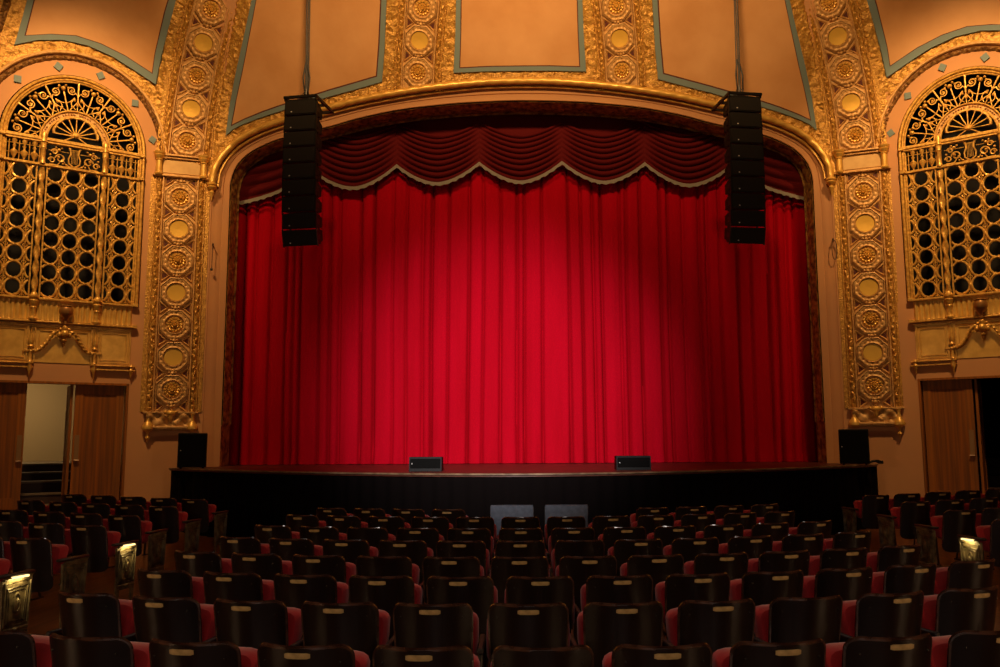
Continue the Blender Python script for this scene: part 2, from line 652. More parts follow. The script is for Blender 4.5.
for q_ in ([(185.5, 157), (190, 118), (196, 80), (204, 40), (213.5, 0)], [(417.5, 90), (418.5, 60), (420.5, 30), (423, 0)]):
    w_ = [wallpt(*q) for q in q_]
    w_ = [(-a_, b_) for a_, b_ in w_]
    w_.append((w_[-1][0] + (w_[-1][0] - w_[-2][0]) * 1.2, w_[-1][1] + (w_[-1][1] - w_[-2][1]) * 1.2))
    RIBS.append(w_)
sheet('wall_vault_gilding', gp, [], 0.012, GOLD, 0.043, rough, kind='structure')

# painted panels with blue borders
PAN = {
    'a': ([(27, 0), (21, 22), (14, 46), (37, 41.2), (62, 41), (87, 46.5), (112, 57.5), (135, 71.5), (157, 85), (160, 70), (163, 55), (168, 33), (173, 12), (176, 0)],
          [(33.5, 0), (29, 18), (24, 37), (50, 35.5), (75, 37), (100, 45), (125, 57), (153, 74.5), (157, 55), (162, 32), (166, 12), (169, 0)]),
    'b': ([(252.5, 0), (245, 36), (237, 72), (231, 104), (225.4, 136.4), (234, 130), (244, 125), (262, 118), (280, 112), (305, 104.5), (330, 97), (357, 89.5), (382.5, 82), (385, 50), (387, 0)],
          [(256.8, 0), (250, 36), (243, 72), (237, 100), (232, 127), (245, 120.5), (262, 113.5), (280, 107), (305, 99), (330, 91), (354, 84), (377.6, 77), (380, 45), (382, 0)]),
    'c': ([(456.3, 0), (455.5, 35), (453.8, 73), (487, 71.5), (524, 71)],
          [(461, 0), (460.6, 35), (459.6, 68.5), (490, 67), (524, 66.6)]),
}


def extend(pts):
    """carry both open ends of an outline up to the top of the vault"""
    a, b, y, z = pts[0], pts[1], pts[-1], pts[-2]
    zt = 12.5
    def ex(p, q):
        k = (zt - p[1]) / (p[1] - q[1])
        return (p[0] + (p[0] - q[0]) * k * 0.6, zt)
    return [ex(a, b)] + pts + [ex(y, z)]


def curveify(pts):
    return pts


TN = [0]


def trimname():
    TN[0] += 1
    return 'trim_%d' % TN[0]


def panel(px_o, px_i, half_center=False):
    o = [wallpt(*p) for p in px_o]
    i = [wallpt(*p) for p in px_i]
    if half_center:
        def full(q):
            q = q[:-1] + [(0.0, q[-1][1])]
            k = (12.5 - q[0][1]) / (q[0][1] - q[1][1])
            q = [(q[0][0], 12.5)] + q
            return q + mirror(q)[::-1][1:]
        sets = [(full(o), full(i))]
    else:
        sets = [(extend(o), extend(i)), (mirror(extend(o)), mirror(extend(i)))]
    for oo, ii in sets:
        cx = sum(p[0] for p in ii) / len(ii)
        sheet(trimname(), oo, [ii], 0.075, BLUE, 0.3, kind='structure', skirt=0.07)
        cz = 10.6
        i2 = [(cx + (p[0] - cx) * 0.985, cz + (p[1] - cz) * 0.985) for p in ii]
        sheet(trimname(), ii, [i2], 0.071, REDP, 0.3, kind='structure', skirt=0.02)
        sheet(trimname(), i2, [], 0.066, PANELP, 0.3, kind='structure')


panel(*PAN['a'])
panel(*PAN['b'])
panel(*PAN['c'], half_center=True)

# proscenium surround (moulded plaster between rope moulding and opening) and gilded reveal
zb = 0.0
NS = 14
A = [(XA, zb + (ZA - zb) * i / NS) for i in range(NS)] + ropeF + [(-XA, ZA - (ZA - zb) * (i + 1) / NS) for i in range(NS)]
B = [(XB, zb + (opn[0][1] - zb) * i / NS) for i in range(NS)] + opnF + [(-XB, opn[0][1] - (opn[0][1] - zb) * (i + 1) / NS) for i in range(NS)]
# lower edge drifts a little outwards towards the floor as the photo shows
prof = [(0.0, 0.0, 0.0), (0.02, 0.05, 0), (0.06, 0.07, 0), (0.30, 0.05, 0), (0.58, 0.03, 0), (0.60, 0.055, 0), (0.62, 0.055, 0), (0.64, 0.015, 0), (0.9, 0.0, 0), (0.97, -0.015, 0), (1.0, 0.0, 0)]
mb = MB()


def fsur(i, j):
    t, d, _ = prof[j]
    pa = on(A[i][0], A[i][1])
    pb = V((B[i][0], yo(*B[i]), B[i][1]))
    p = pa.lerp(pb, t)
    p.y += d * (1.0 if p.z > ZA else 0.2)
    return p


mb.grid(fsur, len(A), len(prof))
mb.build('trim_%d' % (TN[0] + 1), PLASTER, kind='structure', smooth=30)
TN[0] += 1

DEP = 0.46
mb = MB()
BV = [V((b[0], 0, b[1])) for b in B]
BL = [0]
for i in range(1, len(BV)): BL.append(BL[-1] + (BV[i] - BV[i - 1]).length)
nfine = int(BL[-1] / 0.035)
Q = resample(BV, nfine)
step = BL[-1] / (nfine - 1)
nd = 14


def frev(i, j):
    p = Q[i]
    t = (Q[min(i + 1, nfine - 1)] - Q[max(i - 1, 0)]).normalized()
    nn = V((t.z, 0, -t.x))            # towards the inside of the opening
    a = -1 + 2 * j / (nd - 1)
    s = i * step
    pat = 0.0
    if p.z > 2.05:
        pat = leafy(a * 1.15, s, 0.17, 0.05)
        if abs(a) > 0.86: pat = 0.03
    y0 = yo(p.x, p.z)
    return V((p.x, y0 + (YO + DEP - y0) * j / (nd - 1), p.z)) + nn * pat


mb.grid(frev, nfine, nd)
mb.build('trim_%d' % (TN[0] + 1), REVG, kind='structure')
TN[0] += 1

# black masking behind the reveal
mb = MB()
mB = [V((p.x, YO + DEP, p.z)) for p in Q[::6]] + [V((Q[-1].x, YO + DEP, Q[-1].z))]
mb.grid(lambda i, j: mB[i] if j == 0 else V((max(-7.5, min(7.5, mB[i].x * 1.25)), YO + DEP + 0.02, mB[i].z if mB[i].z < 6.5 else mB[i].z + 1.6)), len(mB), 2)
mb.build('wall_masking', BLACK, kind='structure')

# rope moulding along the arch, with finials
t = empty('rope_moulding', (0, 17, 7))
tag(t, 'long gilded rope moulding curving over the stage arch', 'moulding')
mb = MB()
Rp = resample([V((p[0], p[1], 0)) for p in ropeF], 420)
Rw = [on(p.x, p.y, 0.05) - V((0, 17, 7)) for p in Rp]
mb.tube(Rw, 0.07, 12, rf=lambda i, a: 0.068 + 0.004 * math.sin(a * 2 + i * 0.8))
mb.build('twisted_rope', GOLDS, t)
mb = MB()
Rq = [on(p.x, p.y - 0.09 if abs(p.x) < 5.9 else p.y, 0.02) - V((0, 17, 7)) for p in Rp[::3]]
Rq = []
for i in range(0, 420, 3):
    p = Rp[i]
    tg = (Rp[min(i + 2, 419)] - Rp[max(i - 2, 0)]).normalized()
    q = V((p.x + tg.y * 0.095, p.y - tg.x * 0.095))
    Rq.append(on(q.x, q.y, 0.0) - V((0, 17 - 0.03, 7)))
mb.tube(Rq, 0.030, 8)
mb.build('inner_bead', GOLDS, t)
for s in (-1, 1):
    mb = MB()
    c = on(s * abs(XA), ZA, 0.06) - V((0, 17, 7))
    prof2 = [(0.0001, -0.34), (0.018, -0.30), (0.02, -0.26), (0.045, -0.2), (0.06, -0.16), (0.035, -0.12), (0.075, -0.09), (0.10, -0.05), (0.085, -0.03), (0.11, 0.0), (0.09, 0.03), (0.07, 0.05)]
    mb.lathe(prof2, lambda x, y, h: V((c.x + x, c.y + y, c.z + h)), 12)
    mb.build('finial', GOLDS, t)


# ------------------------------------------------------------------ ornamental pilasters and vault ribs
def medallion(st, s0, kind, parent, R=0.29):
    def oct_r(th):
        k = (th + PI / 8) % (PI / 4) - PI / 8
        return R / math.cos(k)
    n = 64
    pr = [(1.0, 0.0), (1.0, 0.060), (0.955, 0.066), (0.95, 0.002), (0.915, 0.002), (0.91, 0.050), (0.86, 0.052), (0.80, 0.040), (0.74, 0.042), (0.69, 0.052), (0.65, 0.058), (0.62, 0.050), (0.61, -0.005)]
    mb = MB()

    def f(i, j):
        rho, h = pr[i]
        th = 2 * PI * j / n
        ro = oct_r(th)
        blend = max(0, min(1, (rho - 0.6) / 0.3))
        r = rho * (ro * blend + R * (1 - blend))
        if 0.72 < rho < 0.82: h += 0.010 * math.sin(16 * th)
        return st.M(r * math.cos(th), s0 + r * math.sin(th), h)
    mb.grid(f, len(pr), n, False, True)
    fr = mb.build('medallion', GOLDP, parent)
    mb = MB()
    if kind == 'disc':
        pr2 = [(0.61, 0.004), (0.585, 0.03), (0.42, 0.026), (0.2, 0.022), (0.001, 0.020)]
        mb.grid(lambda i, j: st.M(pr2[i][0] * R * math.cos(2 * PI * j / 40), s0 + pr2[i][0] * R * math.sin(2 * PI * j / 40), pr2[i][1]), 5, 40, False, True)
        mb.build('disc', BRIGHT, fr)
    else:
        pr2 = [(0.61, -0.01, 0), (0.58, -0.008, 0), (0.56, 0.02, 14), (0.47, 0.058, 14), (0.38, 0.052, 14), (0.35, 0.008, 10), (0.33, 0.03, 10), (0.25, 0.07, 10), (0.18, 0.062, 10), (0.16, 0.02, 0), (0.14, 0.075, 0), (0.09, 0.105, 0), (0.04, 0.09, 0), (0.001, 0.11, 0)]

        def g2(i, j):
            rr, h, k = pr2[i]
            th = 2 * PI * j / 56
            q = abs(math.cos(th * k / 2)) if k else 1
            r = R * rr * (0.86 + 0.14 * q if k else 1)
            return st.M(r * math.cos(th), s0 + r * math.sin(th), h * (0.7 + 0.3 * q))
        mb.grid(g2, len(pr2), 56, False, True)
        mb.build('rosette', GOLDS, fr)


def joint(mb, parent, st, s0):
    for s in (-1, 1):
        for rr in range(1):
            tri = [(s * 0.295, s0 - 0.135), (s * 0.295, s0 + 0.135), (s * 0.125, s0)]
            cx, cy = sum(p[0] for p in tri) / 3, s0
            inn = [(cx + (p[0] - cx) * 0.48, cy + (p[1] - cy) * 0.48) for p in tri]
            mr = MB()
            mr.add([st.M(p[0], p[1], 0.020) for p in inn], [[0, 1, 2]])
            mr.build('red_inlay', REDP, parent, smooth=0)
            vs = [st.M(p[0], p[1], 0.018) for p in tri] + [st.M(cx + (p[0] - cx) * 0.82, cy + (p[1] - cy) * 0.82, 0.048) for p in tri] + [st.M(*p, 0.016) for p in inn]
            mb.add(vs, [[0, 1, 4, 3], [1, 2, 5, 4], [2, 0, 3, 5], [3, 4, 7, 6], [4, 5, 8, 7], [5, 3, 6, 8]])
    for a, b, r in ((0, 0, .042), (-.06, .015, .028), (.06, .015, .028), (0, .055, .024), (0, -.055, .024)):
        mb.ball((a, s0 + b, 0.04), r, st.M, 8)


def pilaster_strip(parent, pts, meds, joints, s0, s1, outer_w=0.48, leaf_c=0.395):
    """pts run upwards; meds = [(s, kind)]"""
    st = Strip(pts)
    mb = MB()
    n = max(3, int((s1 - s0) / 0.1))
    mb.grid(lambda i, j: st.M((-.33, .33)[j], s0 + (s1 - s0) * i / (n - 1), 0.016), n, 2)
    mb.build('back_panel', GOLDP, parent)
    mb = MB()
    for s in joints: joint(mb, parent, st, s)
    for a in (-.325, .325): bar(mb, st, a, s0, s1, 0.035, 0.0, 0.065)
    mb.build('strapwork', GOLDP, parent)
    for sg in (-1, 1):
        mb = MB()
        a0, a1 = sg * leaf_c - 0.055, sg * leaf_c + 0.055
        relief(mb, st, a0, a1, s0, s1, lambda t, s: 0.02 + leafy(t, s + (0.06 if sg > 0 else 0), 0.11, 0.065), step=0.026, na=8)
        nb = max(3, int((s1 - s0) / 0.1))
        mb.grid(lambda i, j: st.M(sg * (.33, .56)[j], s0 + (s1 - s0) * i / (nb - 1), 0.018), nb, 2)
        bar(mb, st, sg * (outer_w - 0.015), s0, s1, 0.028, 0.0, 0.045)
        mb.build('leaf_border', GOLD, parent)
    for s, k in meds: medallion(st, s, k, parent)
    return st


for side, nm in ((-1, 'left'), (1, 'right')):
    # lower pilaster
    t = empty('pilaster', (side * 6.885, 16.65, 1.9))
    tag(t, 'tall gilded pilaster of rosettes and discs on the wall %s of the red curtain' % nm, 'pilaster', 'gilded pilasters beside the stage')
    XC = 6.885
    off = t.location
    st = None
    t0 = empty_root = t
    # children carry world coordinates; the parent inverse keeps them in place
    pts = [(side * XC, 2.30), (side * XC, 4.5), (side * XC, 7.02)]
    kids0 = set(bpy.data.objects)
    meds = [(6.62 - .647 * k - 2.30, 'rosette' if k % 2 == 0 else 'disc') for k in range(7)]
    joints = [6.62 + .3235 - .647 * k - 2.30 for k in range(0, 8)]
    joints = [j for j in joints if 0.1 < j < 4.66]
    st = pilaster_strip(t, pts, meds, joints, 0.0, 4.72)
    # base bracket with flange and consoles
    mb = MB()
    relief(mb, st, -.46, .46, -0.27, -0.02, lambda a, s: 0.05 + 0.04 * math.sin(a * 9) * math.sin((s + .3) * 22) + leafy(a * .6, s * 1.3 + a * .5, 0.13, 0.05), step=0.02, na=40)
    mb.box(-.50, .50, -0.03, 0.01, 0, 0.10, st.M, bev=0.01)
    mb.box(-.50, .50, -0.33, -0.27, 0, 0.13, st.M, bev=0.015)
    mb.box(-.46, .46, -0.36, -0.33, 0, 0.07, st.M, bev=0.01)
    mb.build('base_bracket', GOLDP, t)
    for sg in (-1, 1):
        mb = MB()
        c = sg * .40
        mb.lathe([(0.02, -.02), (0.05, -.03), (0.028, -.08), (0.03, -.16), (0.055, -.20), (0.085, -.24), (0.10, -.27), (.115, -.30), (.11, -.33), (.07, -.36), (0.01, -.39)], lambda x, y, h: st.M(c + x, h, 0.075 + y * .8), 12)
        if sg == side:
            # the pendant hangs on the side away from the stage
            mb.lathe([(.05, -.37), (.03, -.40), (.018, -.44), (.03, -.47), (.042, -.50), (.02, -.53), (.012, -.56), (.0001, -.60)], lambda x, y, h: st.M(c + x, h, 0.07 + y), 10)
        mb.build('console', GOLDS, t)
    mb = MB()
    mb.ball((0, -0.02, 0.11), 0.06, st.M, 10, sc=(1.6, 1, .8))
    mb.ball((-.1, 0.0, 0.10), 0.035, st.M, 8)
    mb.ball((.1, 0.0, 0.10), 0.035, st.M, 8)
    mb.lathe([(.05, -.05), (.04, -.11), (.03, -.16), (.0001, -.2)], lambda x, y, h: st.M(x, h, 0.1 + y), 8)
    mb.build('keystone_boss', GOLDS, t)
    # tablet with colonnettes and capitals
    mb = MB()
    mb.box(-.36, .36, 4.80, 5.08, 0, .035, st.M, bev=.012)
    mb.build('tablet', mat('tablet_stone', (0.66, 0.44, 0.17), .6, .1, bump=(9, .3, .01), vary=(5, (.55, .34, .12))) if side == -1 else bpy.data.materials['tablet_stone'], t)
    mb = MB()
    mb.box(-.53, .53, 4.72, 4.76, 0, .10, st.M, bev=.012)
    mb.box(-.50, .50, 4.76, 4.785, 0, .06, st.M)
    mb.box(-.36, .36, 5.10, 5.13, 0, .07, st.M, bev=.01)
    mb.box(-.36, .36, 5.15, 5.19, 0, .10, st.M, bev=.01)
    mb.build('cornice', GOLDP, t)
    for sg in (-1, 1):
        mb = MB()
        c = sg * .42
        mb.lathe([(.075, 4.74), (.085, 4.77), (.06, 4.80), (.058, 4.95), (.056, 5.03), (.075, 5.05), (.06, 5.07), (.085, 5.10), (.105, 5.14), (.09, 5.155), (.11, 5.18), (.115, 5.21), (.08, 5.22)], lambda x, y, h: st.M(c + x, h, 0.07 + y), 14)
        mb.build('colonnette', GOLDS, t)

    # vault rib above the pilaster
    t2 = empty('vault_rib', (side * 6.6, 16.4, 9))
    tag(t2, 'curved gilded vault rib of medallions rising above the pilaster %s of the stage' % nm, 'rib', 'gilded ribs of the vault')
    px = [(185.5, 157), (190, 118), (196, 80), (204, 40), (213.5, 0)]
    p = [wallpt(*q) for q in px]
    p = [(q.x, q.y) for q in smooth(p, 20)]
    k = (12.4 - p[-1][1]) / (p[-1][1] - p[-2][1])
    p.append((p[-1][0] + (p[-1][0] - p[-2][0]) * k * 1.15, 12.4))
    p = [(-side * q[0], q[1]) for q in p]
    stt = Strip(p)
    def s_of(px_, py_):
        x, z = wallpt(px_, py_)
        P0 = on(-side * x, z)
        best = min(range(len(stt.P)), key=lambda i: (stt.P[i] - P0).length)
        return stt.L[best]
    c1 = [s_of(187, 141), s_of(191, 107), s_of(197, 76), s_of(204, 42), s_of(212, 10)]
    d = (c1[-1] - c1[0]) / 4
    cs = [c1[0] + d * k for k in range(8) if c1[0] + d * k < stt.len - .3]
    pilaster_strip(t2, p, [(c, 'rosette' if k % 2 == 0 else 'disc') for k, c in enumerate(cs)], [c1[0] + d * (k + .5) for k in range(-1, len(cs))], 0.0, stt.len)

    # centre rib
    t3 = empty('vault_rib', (side * 2, 16.5, 9))
    tag(t3, 'gilded vault rib of medallions above the stage arch, the one %s of the centre panel' % nm, 'rib', 'gilded ribs of the vault')
    px = [(417.5, 90), (418.5, 60), (420.5, 30), (423, 0)]
    p = [wallpt(*q) for q in px]
    p = [(q.x, q.y) for q in smooth(p, 14)]
    p.append((p[-1][0] + 0.02, 12.4))
    p = [(-side * q[0], q[1]) for q in p]
    stt = Strip(p)
    c1 = [s_of(417.8, 72.9), s_of(419.4, 41.8), s_of(422, 7.5)]
    d = (c1[-1] - c1[0]) / 2
    cs = [c1[0] + d * k for k in range(6) if c1[0] + d * k < stt.len - .3]
    pilaster_strip(t3, p, [(c, 'rosette' if k % 2 == 0 else 'disc') for k, c in enumerate(cs)], [c1[0] + d * (k + .5) for k in range(0, len(cs))], 0.0, stt.len)
    # leafy border strip of the next rib beyond the big arch
    q = [wallpt(-2, 30), wallpt(4, 12), wallpt(8, 0)]
    q = [(-side * a, b) for a, b in q]
    k = (12.4 - q[-1][1]) / (q[-1][1] - q[-2][1])
    q.append((q[-1][0] + (q[-1][0] - q[-2][0]) * k, 12.4))
    q.insert(0, (q[0][0] - (q[1][0] - q[0][0]) * 1.5, q[0][1] - (q[1][1] - q[0][1]) * 1.5))
    s5 = Strip(q)
    mb = MB()
    relief(mb, s5, -.08, .08, 0, s5.len, lambda t_, s_: 0.03 + leafy(t_, s_, 0.11, 0.07), step=.03, na=8)
    mb.build(trimname(), GOLDD, kind='structure')
# parents are placed with their base at the wall: undo their offset on the children
for o in list(bpy.data.objects):
    if o.parent and o.parent.type == 'EMPTY' and o.parent.name.split('.')[0] in ('pilaster', 'vault_rib'):
        o.location = -o.parent.location


# ------------------------------------------------------------------ big arches and grilles of the side bays
def make_bay(side, nm):
    M = bayM(side)
    # ring mouldings round the arch, on the wall
    mb = MB()
    arc = [(BC - 1.585 * math.cos(PI * i / 160), BZ + 1.585 * math.sin(PI * i / 160)) for i in range(161)]
    sR = Strip([bayXZ(side, *p) for p in arc])
    relief(mb, sR, -.06, .06, 0, sR.len, lambda t, s: 0.0 + leafy(t, s, 0.09, 0.07), step=.026, na=7)
    mb.build(trimname(), GOLDD, kind='structure')
    mb = MB()
    arc = [(BC - 1.68 * math.cos(PI * i / 90), BZ + 1.68 * math.sin(PI * i / 90)) for i in range(91)]
    mb.tube([on(*bayXZ(side, *p), 0.03) for p in arc], 0.035, 8)
    mb.build(trimname(), GOLDP, kind='structure')
    # blue lozenges in the plaster ring
    mb = MB()
    for deg in (14, 44, 75, 105, 136, 166):
        a = math.radians(deg)
        rr = 1.42
        c = (BC - rr * math.cos(a), BZ + rr * math.sin(a))
        rad = V((-math.cos(a), math.sin(a))) * .088
        tn = V((rad.y, -rad.x)) * 0.95
        q = [(c[0] + rad.x, c[1] + rad.y), (c[0] + tn.x, c[1] + tn.y), (c[0] - rad.x, c[1] - rad.y), (c[0] - tn.x, c[1] - tn.y)]
        vs = [on(*bayXZ(side, *p), .03) for p in q] + [on(*bayXZ(side, *p), -.01) for p in q]
        mb.add(vs, [[0, 1, 2, 3], [0, 1, 5, 4], [1, 2, 6, 5], [2, 3, 7, 6], [3, 0, 4, 7]])
    mb.build(trimname(), BLUE, kind='structure', smooth=0)
    # dark chamber behind the grille
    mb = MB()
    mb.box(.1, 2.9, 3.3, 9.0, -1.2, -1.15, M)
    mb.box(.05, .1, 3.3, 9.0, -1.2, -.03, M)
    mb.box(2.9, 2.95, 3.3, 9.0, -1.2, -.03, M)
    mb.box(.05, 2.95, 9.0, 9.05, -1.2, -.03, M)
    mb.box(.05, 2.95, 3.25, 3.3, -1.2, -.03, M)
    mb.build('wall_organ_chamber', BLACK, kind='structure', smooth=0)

    base = M(BC, 3.1, 0)
    t = empty('organ_grille', base)
    tag(t, 'tall arched gilded openwork grille in the side wall %s of the stage' % nm, 'grille', 'gilded organ grilles in the side walls')
    B0 = base

    def Q(w, z, h=0.0): return M(w, z, h) - B0
    c0 = 0.53
    WL, WR = BC - c0, BC + c0
    # outer frame: three concentric mouldings
    mb = MB()
    for r, rad, h in ((1.225, .030, .035), (1.175, .022, .015), (1.14, .018, .0)):
        p = [(BC - r, 4.40)] + [(BC - r * math.cos(PI * i / 60), BZ + r * math.sin(PI * i / 60)) for i in range(61)] + [(BC + r, 4.40)]
        mb.tube([Q(*q, h) for q in p], rad, 8)
    mb.build('arched_frame', GRILL, t)
    # thick back jamb, the shadow ring round the frame put into its dark gold
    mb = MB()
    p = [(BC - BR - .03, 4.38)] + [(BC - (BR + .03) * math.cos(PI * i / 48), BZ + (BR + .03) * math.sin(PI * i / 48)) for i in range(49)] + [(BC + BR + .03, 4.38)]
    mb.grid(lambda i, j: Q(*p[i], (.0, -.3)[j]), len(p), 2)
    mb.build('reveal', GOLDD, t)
    for ww in (BC - 1.2, BC + 1.2):
        mb = MB()
        for zz in (BZ - .02, 6.94, 4.40, 3.98):
            mb.box(ww - .05, ww + .05, zz - .035, zz + .035, -.02, .09, Q, bev=.01)
        mb.build('frame_collar', GRILL, t)
    # transoms
    mb = MB()
    for z, hh in ((BZ, .03), (BZ - .06, .018), (6.93, .025)):
        mb.box(BC - 1.16, BC + 1.16, z - hh, z + hh, -.03, .05, Q, bev=.008)
    mb.build('transom', GRILL, t)
    # inner arch band with beading
    mb = MB()
    for r in (.60, .49):
        mb.tube([Q(BC - r * math.cos(PI * i / 36), BZ + r * math.sin(PI * i / 36), .02) for i in range(37)], .017, 6)
    mb.build('inner_arch', GRILL, t)
    mb = MB()
    mb.grid(lambda i, j: Q(BC - (.49, .60)[j] * math.cos(PI * i / 36), BZ + (.49, .60)[j] * math.sin(PI * i / 36), .0), 37, 2)
    for i in range(1, 36):
        if i % 6:
            mb.ball((BC - .545 * math.cos(PI * i / 36), BZ + .545 * math.sin(PI * i / 36), .012), .018, Q, 6)
    mb.build('beaded_band', GOLDP, t)
    # fan tracery between inner arch and frame
    nf = 6
    for k in range(nf):
        mb = MB()
        a = PI * (k + .5) / nf

        def pol(r, th, h=0.0): return Q(BC - r * math.cos(th), BZ + r * math.sin(th), h)
        mb.tube([pol(.61, a, .01), pol(.85, a, .015), pol(1.02, a, .01)], .014, 6)
        mb.ball((BC - 1.02 * math.cos(a), BZ + 1.02 * math.sin(a), .02), .045, Q, 8)
        for da, rr in ((.055, 1.075), (-.055, 1.075), (.09, 1.03), (-.09, 1.03)):
            mb.ball((BC - rr * math.cos(a + da), BZ + rr * math.sin(a + da), .01), .026, Q, 6)
        # spiral scrolls either side
        for sg in (-1, 1):
            ca, cr = a + sg * .145, .985
            cc = (BC - cr * math.cos(ca), BZ + cr * math.sin(ca))
            sp = []
            for i in range(26):
                tt = i / 25
                rr = .078 * (1 - .68 * tt)
                th = a + sg * (2.4 + tt * 8.5)
                sp.append(Q(cc[0] - rr * math.cos(th), cc[1] + rr * math.sin(th), .012))
            mb.tube(sp, .013, 6)
            mb.ball((cc[0], cc[1], .015), .022, Q, 8)
            # stem from the inner arch curling to the scroll
            st_ = []
            for i in range(9):
                tt = i / 8
                st_.append(pol(.62 + .33 * tt, a + sg * (.05 + .22 * math.sin(PI * tt * .75)), .01))
            mb.tube(st_, .011, 6)
            st_ = []
            for i in range(9):
                tt = i / 8
                st_.append(pol(.64 + .2 * tt, a + sg * (.21 - .1 * math.sin(PI * tt)), .005))
            mb.tube(st_, .009, 6)
            mb.ball((BC - .80 * math.cos(a + sg * .19), BZ + .80 * math.sin(a + sg * .19), .012), .026, Q, 6)
            mb.ball((BC - .69 * math.cos(a + sg * .12), BZ + .69 * math.sin(a + sg * .12), .012), .02, Q, 6)
        mb.tube([pol(.86, a + .2, .008), pol(.78, a + .1, .01), pol(.755, a, .012), pol(.78, a - .1, .01), pol(.86, a - .2, .008)], .010, 6)
        mb.build('fan_tracery', GRILL, t)
        if k < nf - 1:
            mb = MB()
            b = PI * (k + 1) / nf
            mb.tube([pol(.61, b), pol(.9, b, .01), pol(1.13, b)], .011, 6, rf=lambda i, aa: (.010, .013, .02)[i])
            mb.ball((BC - .72 * math.cos(b), BZ + .72 * math.sin(b), .01), .03, Q, 8)
            mb.build('tracery_spoke', GRILL, t)
    # sunburst in the inner arch
    mb = MB()
    hub = (BC, BZ + .14)
    for k in range(9):
        a = PI * (k + .0) / 8
        r1 = .37
        mb.tube([Q(*hub, .015), Q(hub[0] - r1 * math.cos(a), hub[1] + .9 * r1 * math.sin(a), .015)], .012, 6)
    for k in range(8):
        a0, a1 = PI * k / 8, PI * (k + 1) / 8
        sp = []
        for i in range(7):
            aa = a0 + (a1 - a0) * i / 6
            rr = .37 + .014 * math.sin(PI * i / 6)
            sp.append(Q(hub[0] - rr * math.cos(aa), hub[1] + .9 * rr * math.sin(aa), .012))
        mb.tube(sp, .027, 6)
    mb.ball((*hub, .02), .04, Q, 8)
    mb.tube([Q(BC - .45, BZ + .02, .01), Q(BC - .2, BZ + .03, .01), Q(BC - .06, BZ + .11, .01), Q(*hub, .01), Q(BC + .06, BZ + .11, .01), Q(BC + .2, BZ + .03, .01), Q(BC + .45, BZ + .02, .01)], .012, 6)
    mb.build('sunburst', GRILL, t)
    # columns: plain above, twisted below
    for wc in (WL, WR):
        mb = MB()
        pts = [Q(wc, 4.50 + 2.36 * i / 120, .03) for i in range(121)]
        mb.tube(pts, .05, 14, rf=lambda i, a: .044 + .013 * math.sin(2 * a + i * .42))
        mb.build('twisted_column', GRILL, t)
        mb = MB()
        mb.lathe([(.055, 6.95), (.048, 6.98), (.042, 7.0), (.040, 7.22), (.055, 7.25), (.045, 7.27), (.065, 7.37), (.075, 7.36), (.06, 7.37), (.05, 7.42), (.055, 7.50), (.03, 7.55)], lambda x, y, h: Q(wc + x, h, .03 + y), 12)
        mb.build('colonnette', GRILL, t)
        mb = MB()
        mb.lathe([(.03, 4.40), (.085, 4.41), (.085, 4.44), (.06, 4.46), (.05, 4.50)], lambda x, y, h: Q(wc + x, h, .04 + y), 12)
        mb.build('column_base', GRILL, t)
        mb = MB()
        for dd in (-.085, .085):
            mb.box(wc + dd - .013, wc + dd + .013, 4.42, 6.92, -.03, .02, Q)
        mb.build('stile', GRILL, t)
        # short console column on the fluted band and its drop below
        mb = MB()
        mb.lathe([(.07, 3.97), (.085, 3.99), (.085, 4.02), (.06, 4.04), (.052, 4.08), (.05, 4.20), (.062, 4.22), (.055, 4.24), (.075, 4.29), (.09, 4.34), (.075, 4.36), (.095, 4.40)], lambda x, y, h: Q(wc + x, h, .05 + y), 12)
        mb.build('console', GRILL, t)
        mb = MB()
        mb.lathe([(.0001, 3.88), (.012, 3.80), (.03, 3.66), (.045, 3.58), (.03, 3.54), (.055, 3.50), (.03, 3.47), (.028, 3.25), (.05, 3.22), (.035, 3.18), (.05, 3.10), (.02, 3.02), (.012, 2.94), (.0001, 2.90)], lambda x, y, h: Q(wc + x, h, .05 + y), 10)
        for dd in (-.06, .06):
            mb.box(wc + dd - .010, wc + dd + .010, 3.22, 3.90, -.0, .045, Q)
        mb.box(wc - .13, wc + .13, 3.40, 3.44, .0, .06, Q, bev=.008)
        mb.build('drop_finial', GRILL, t)

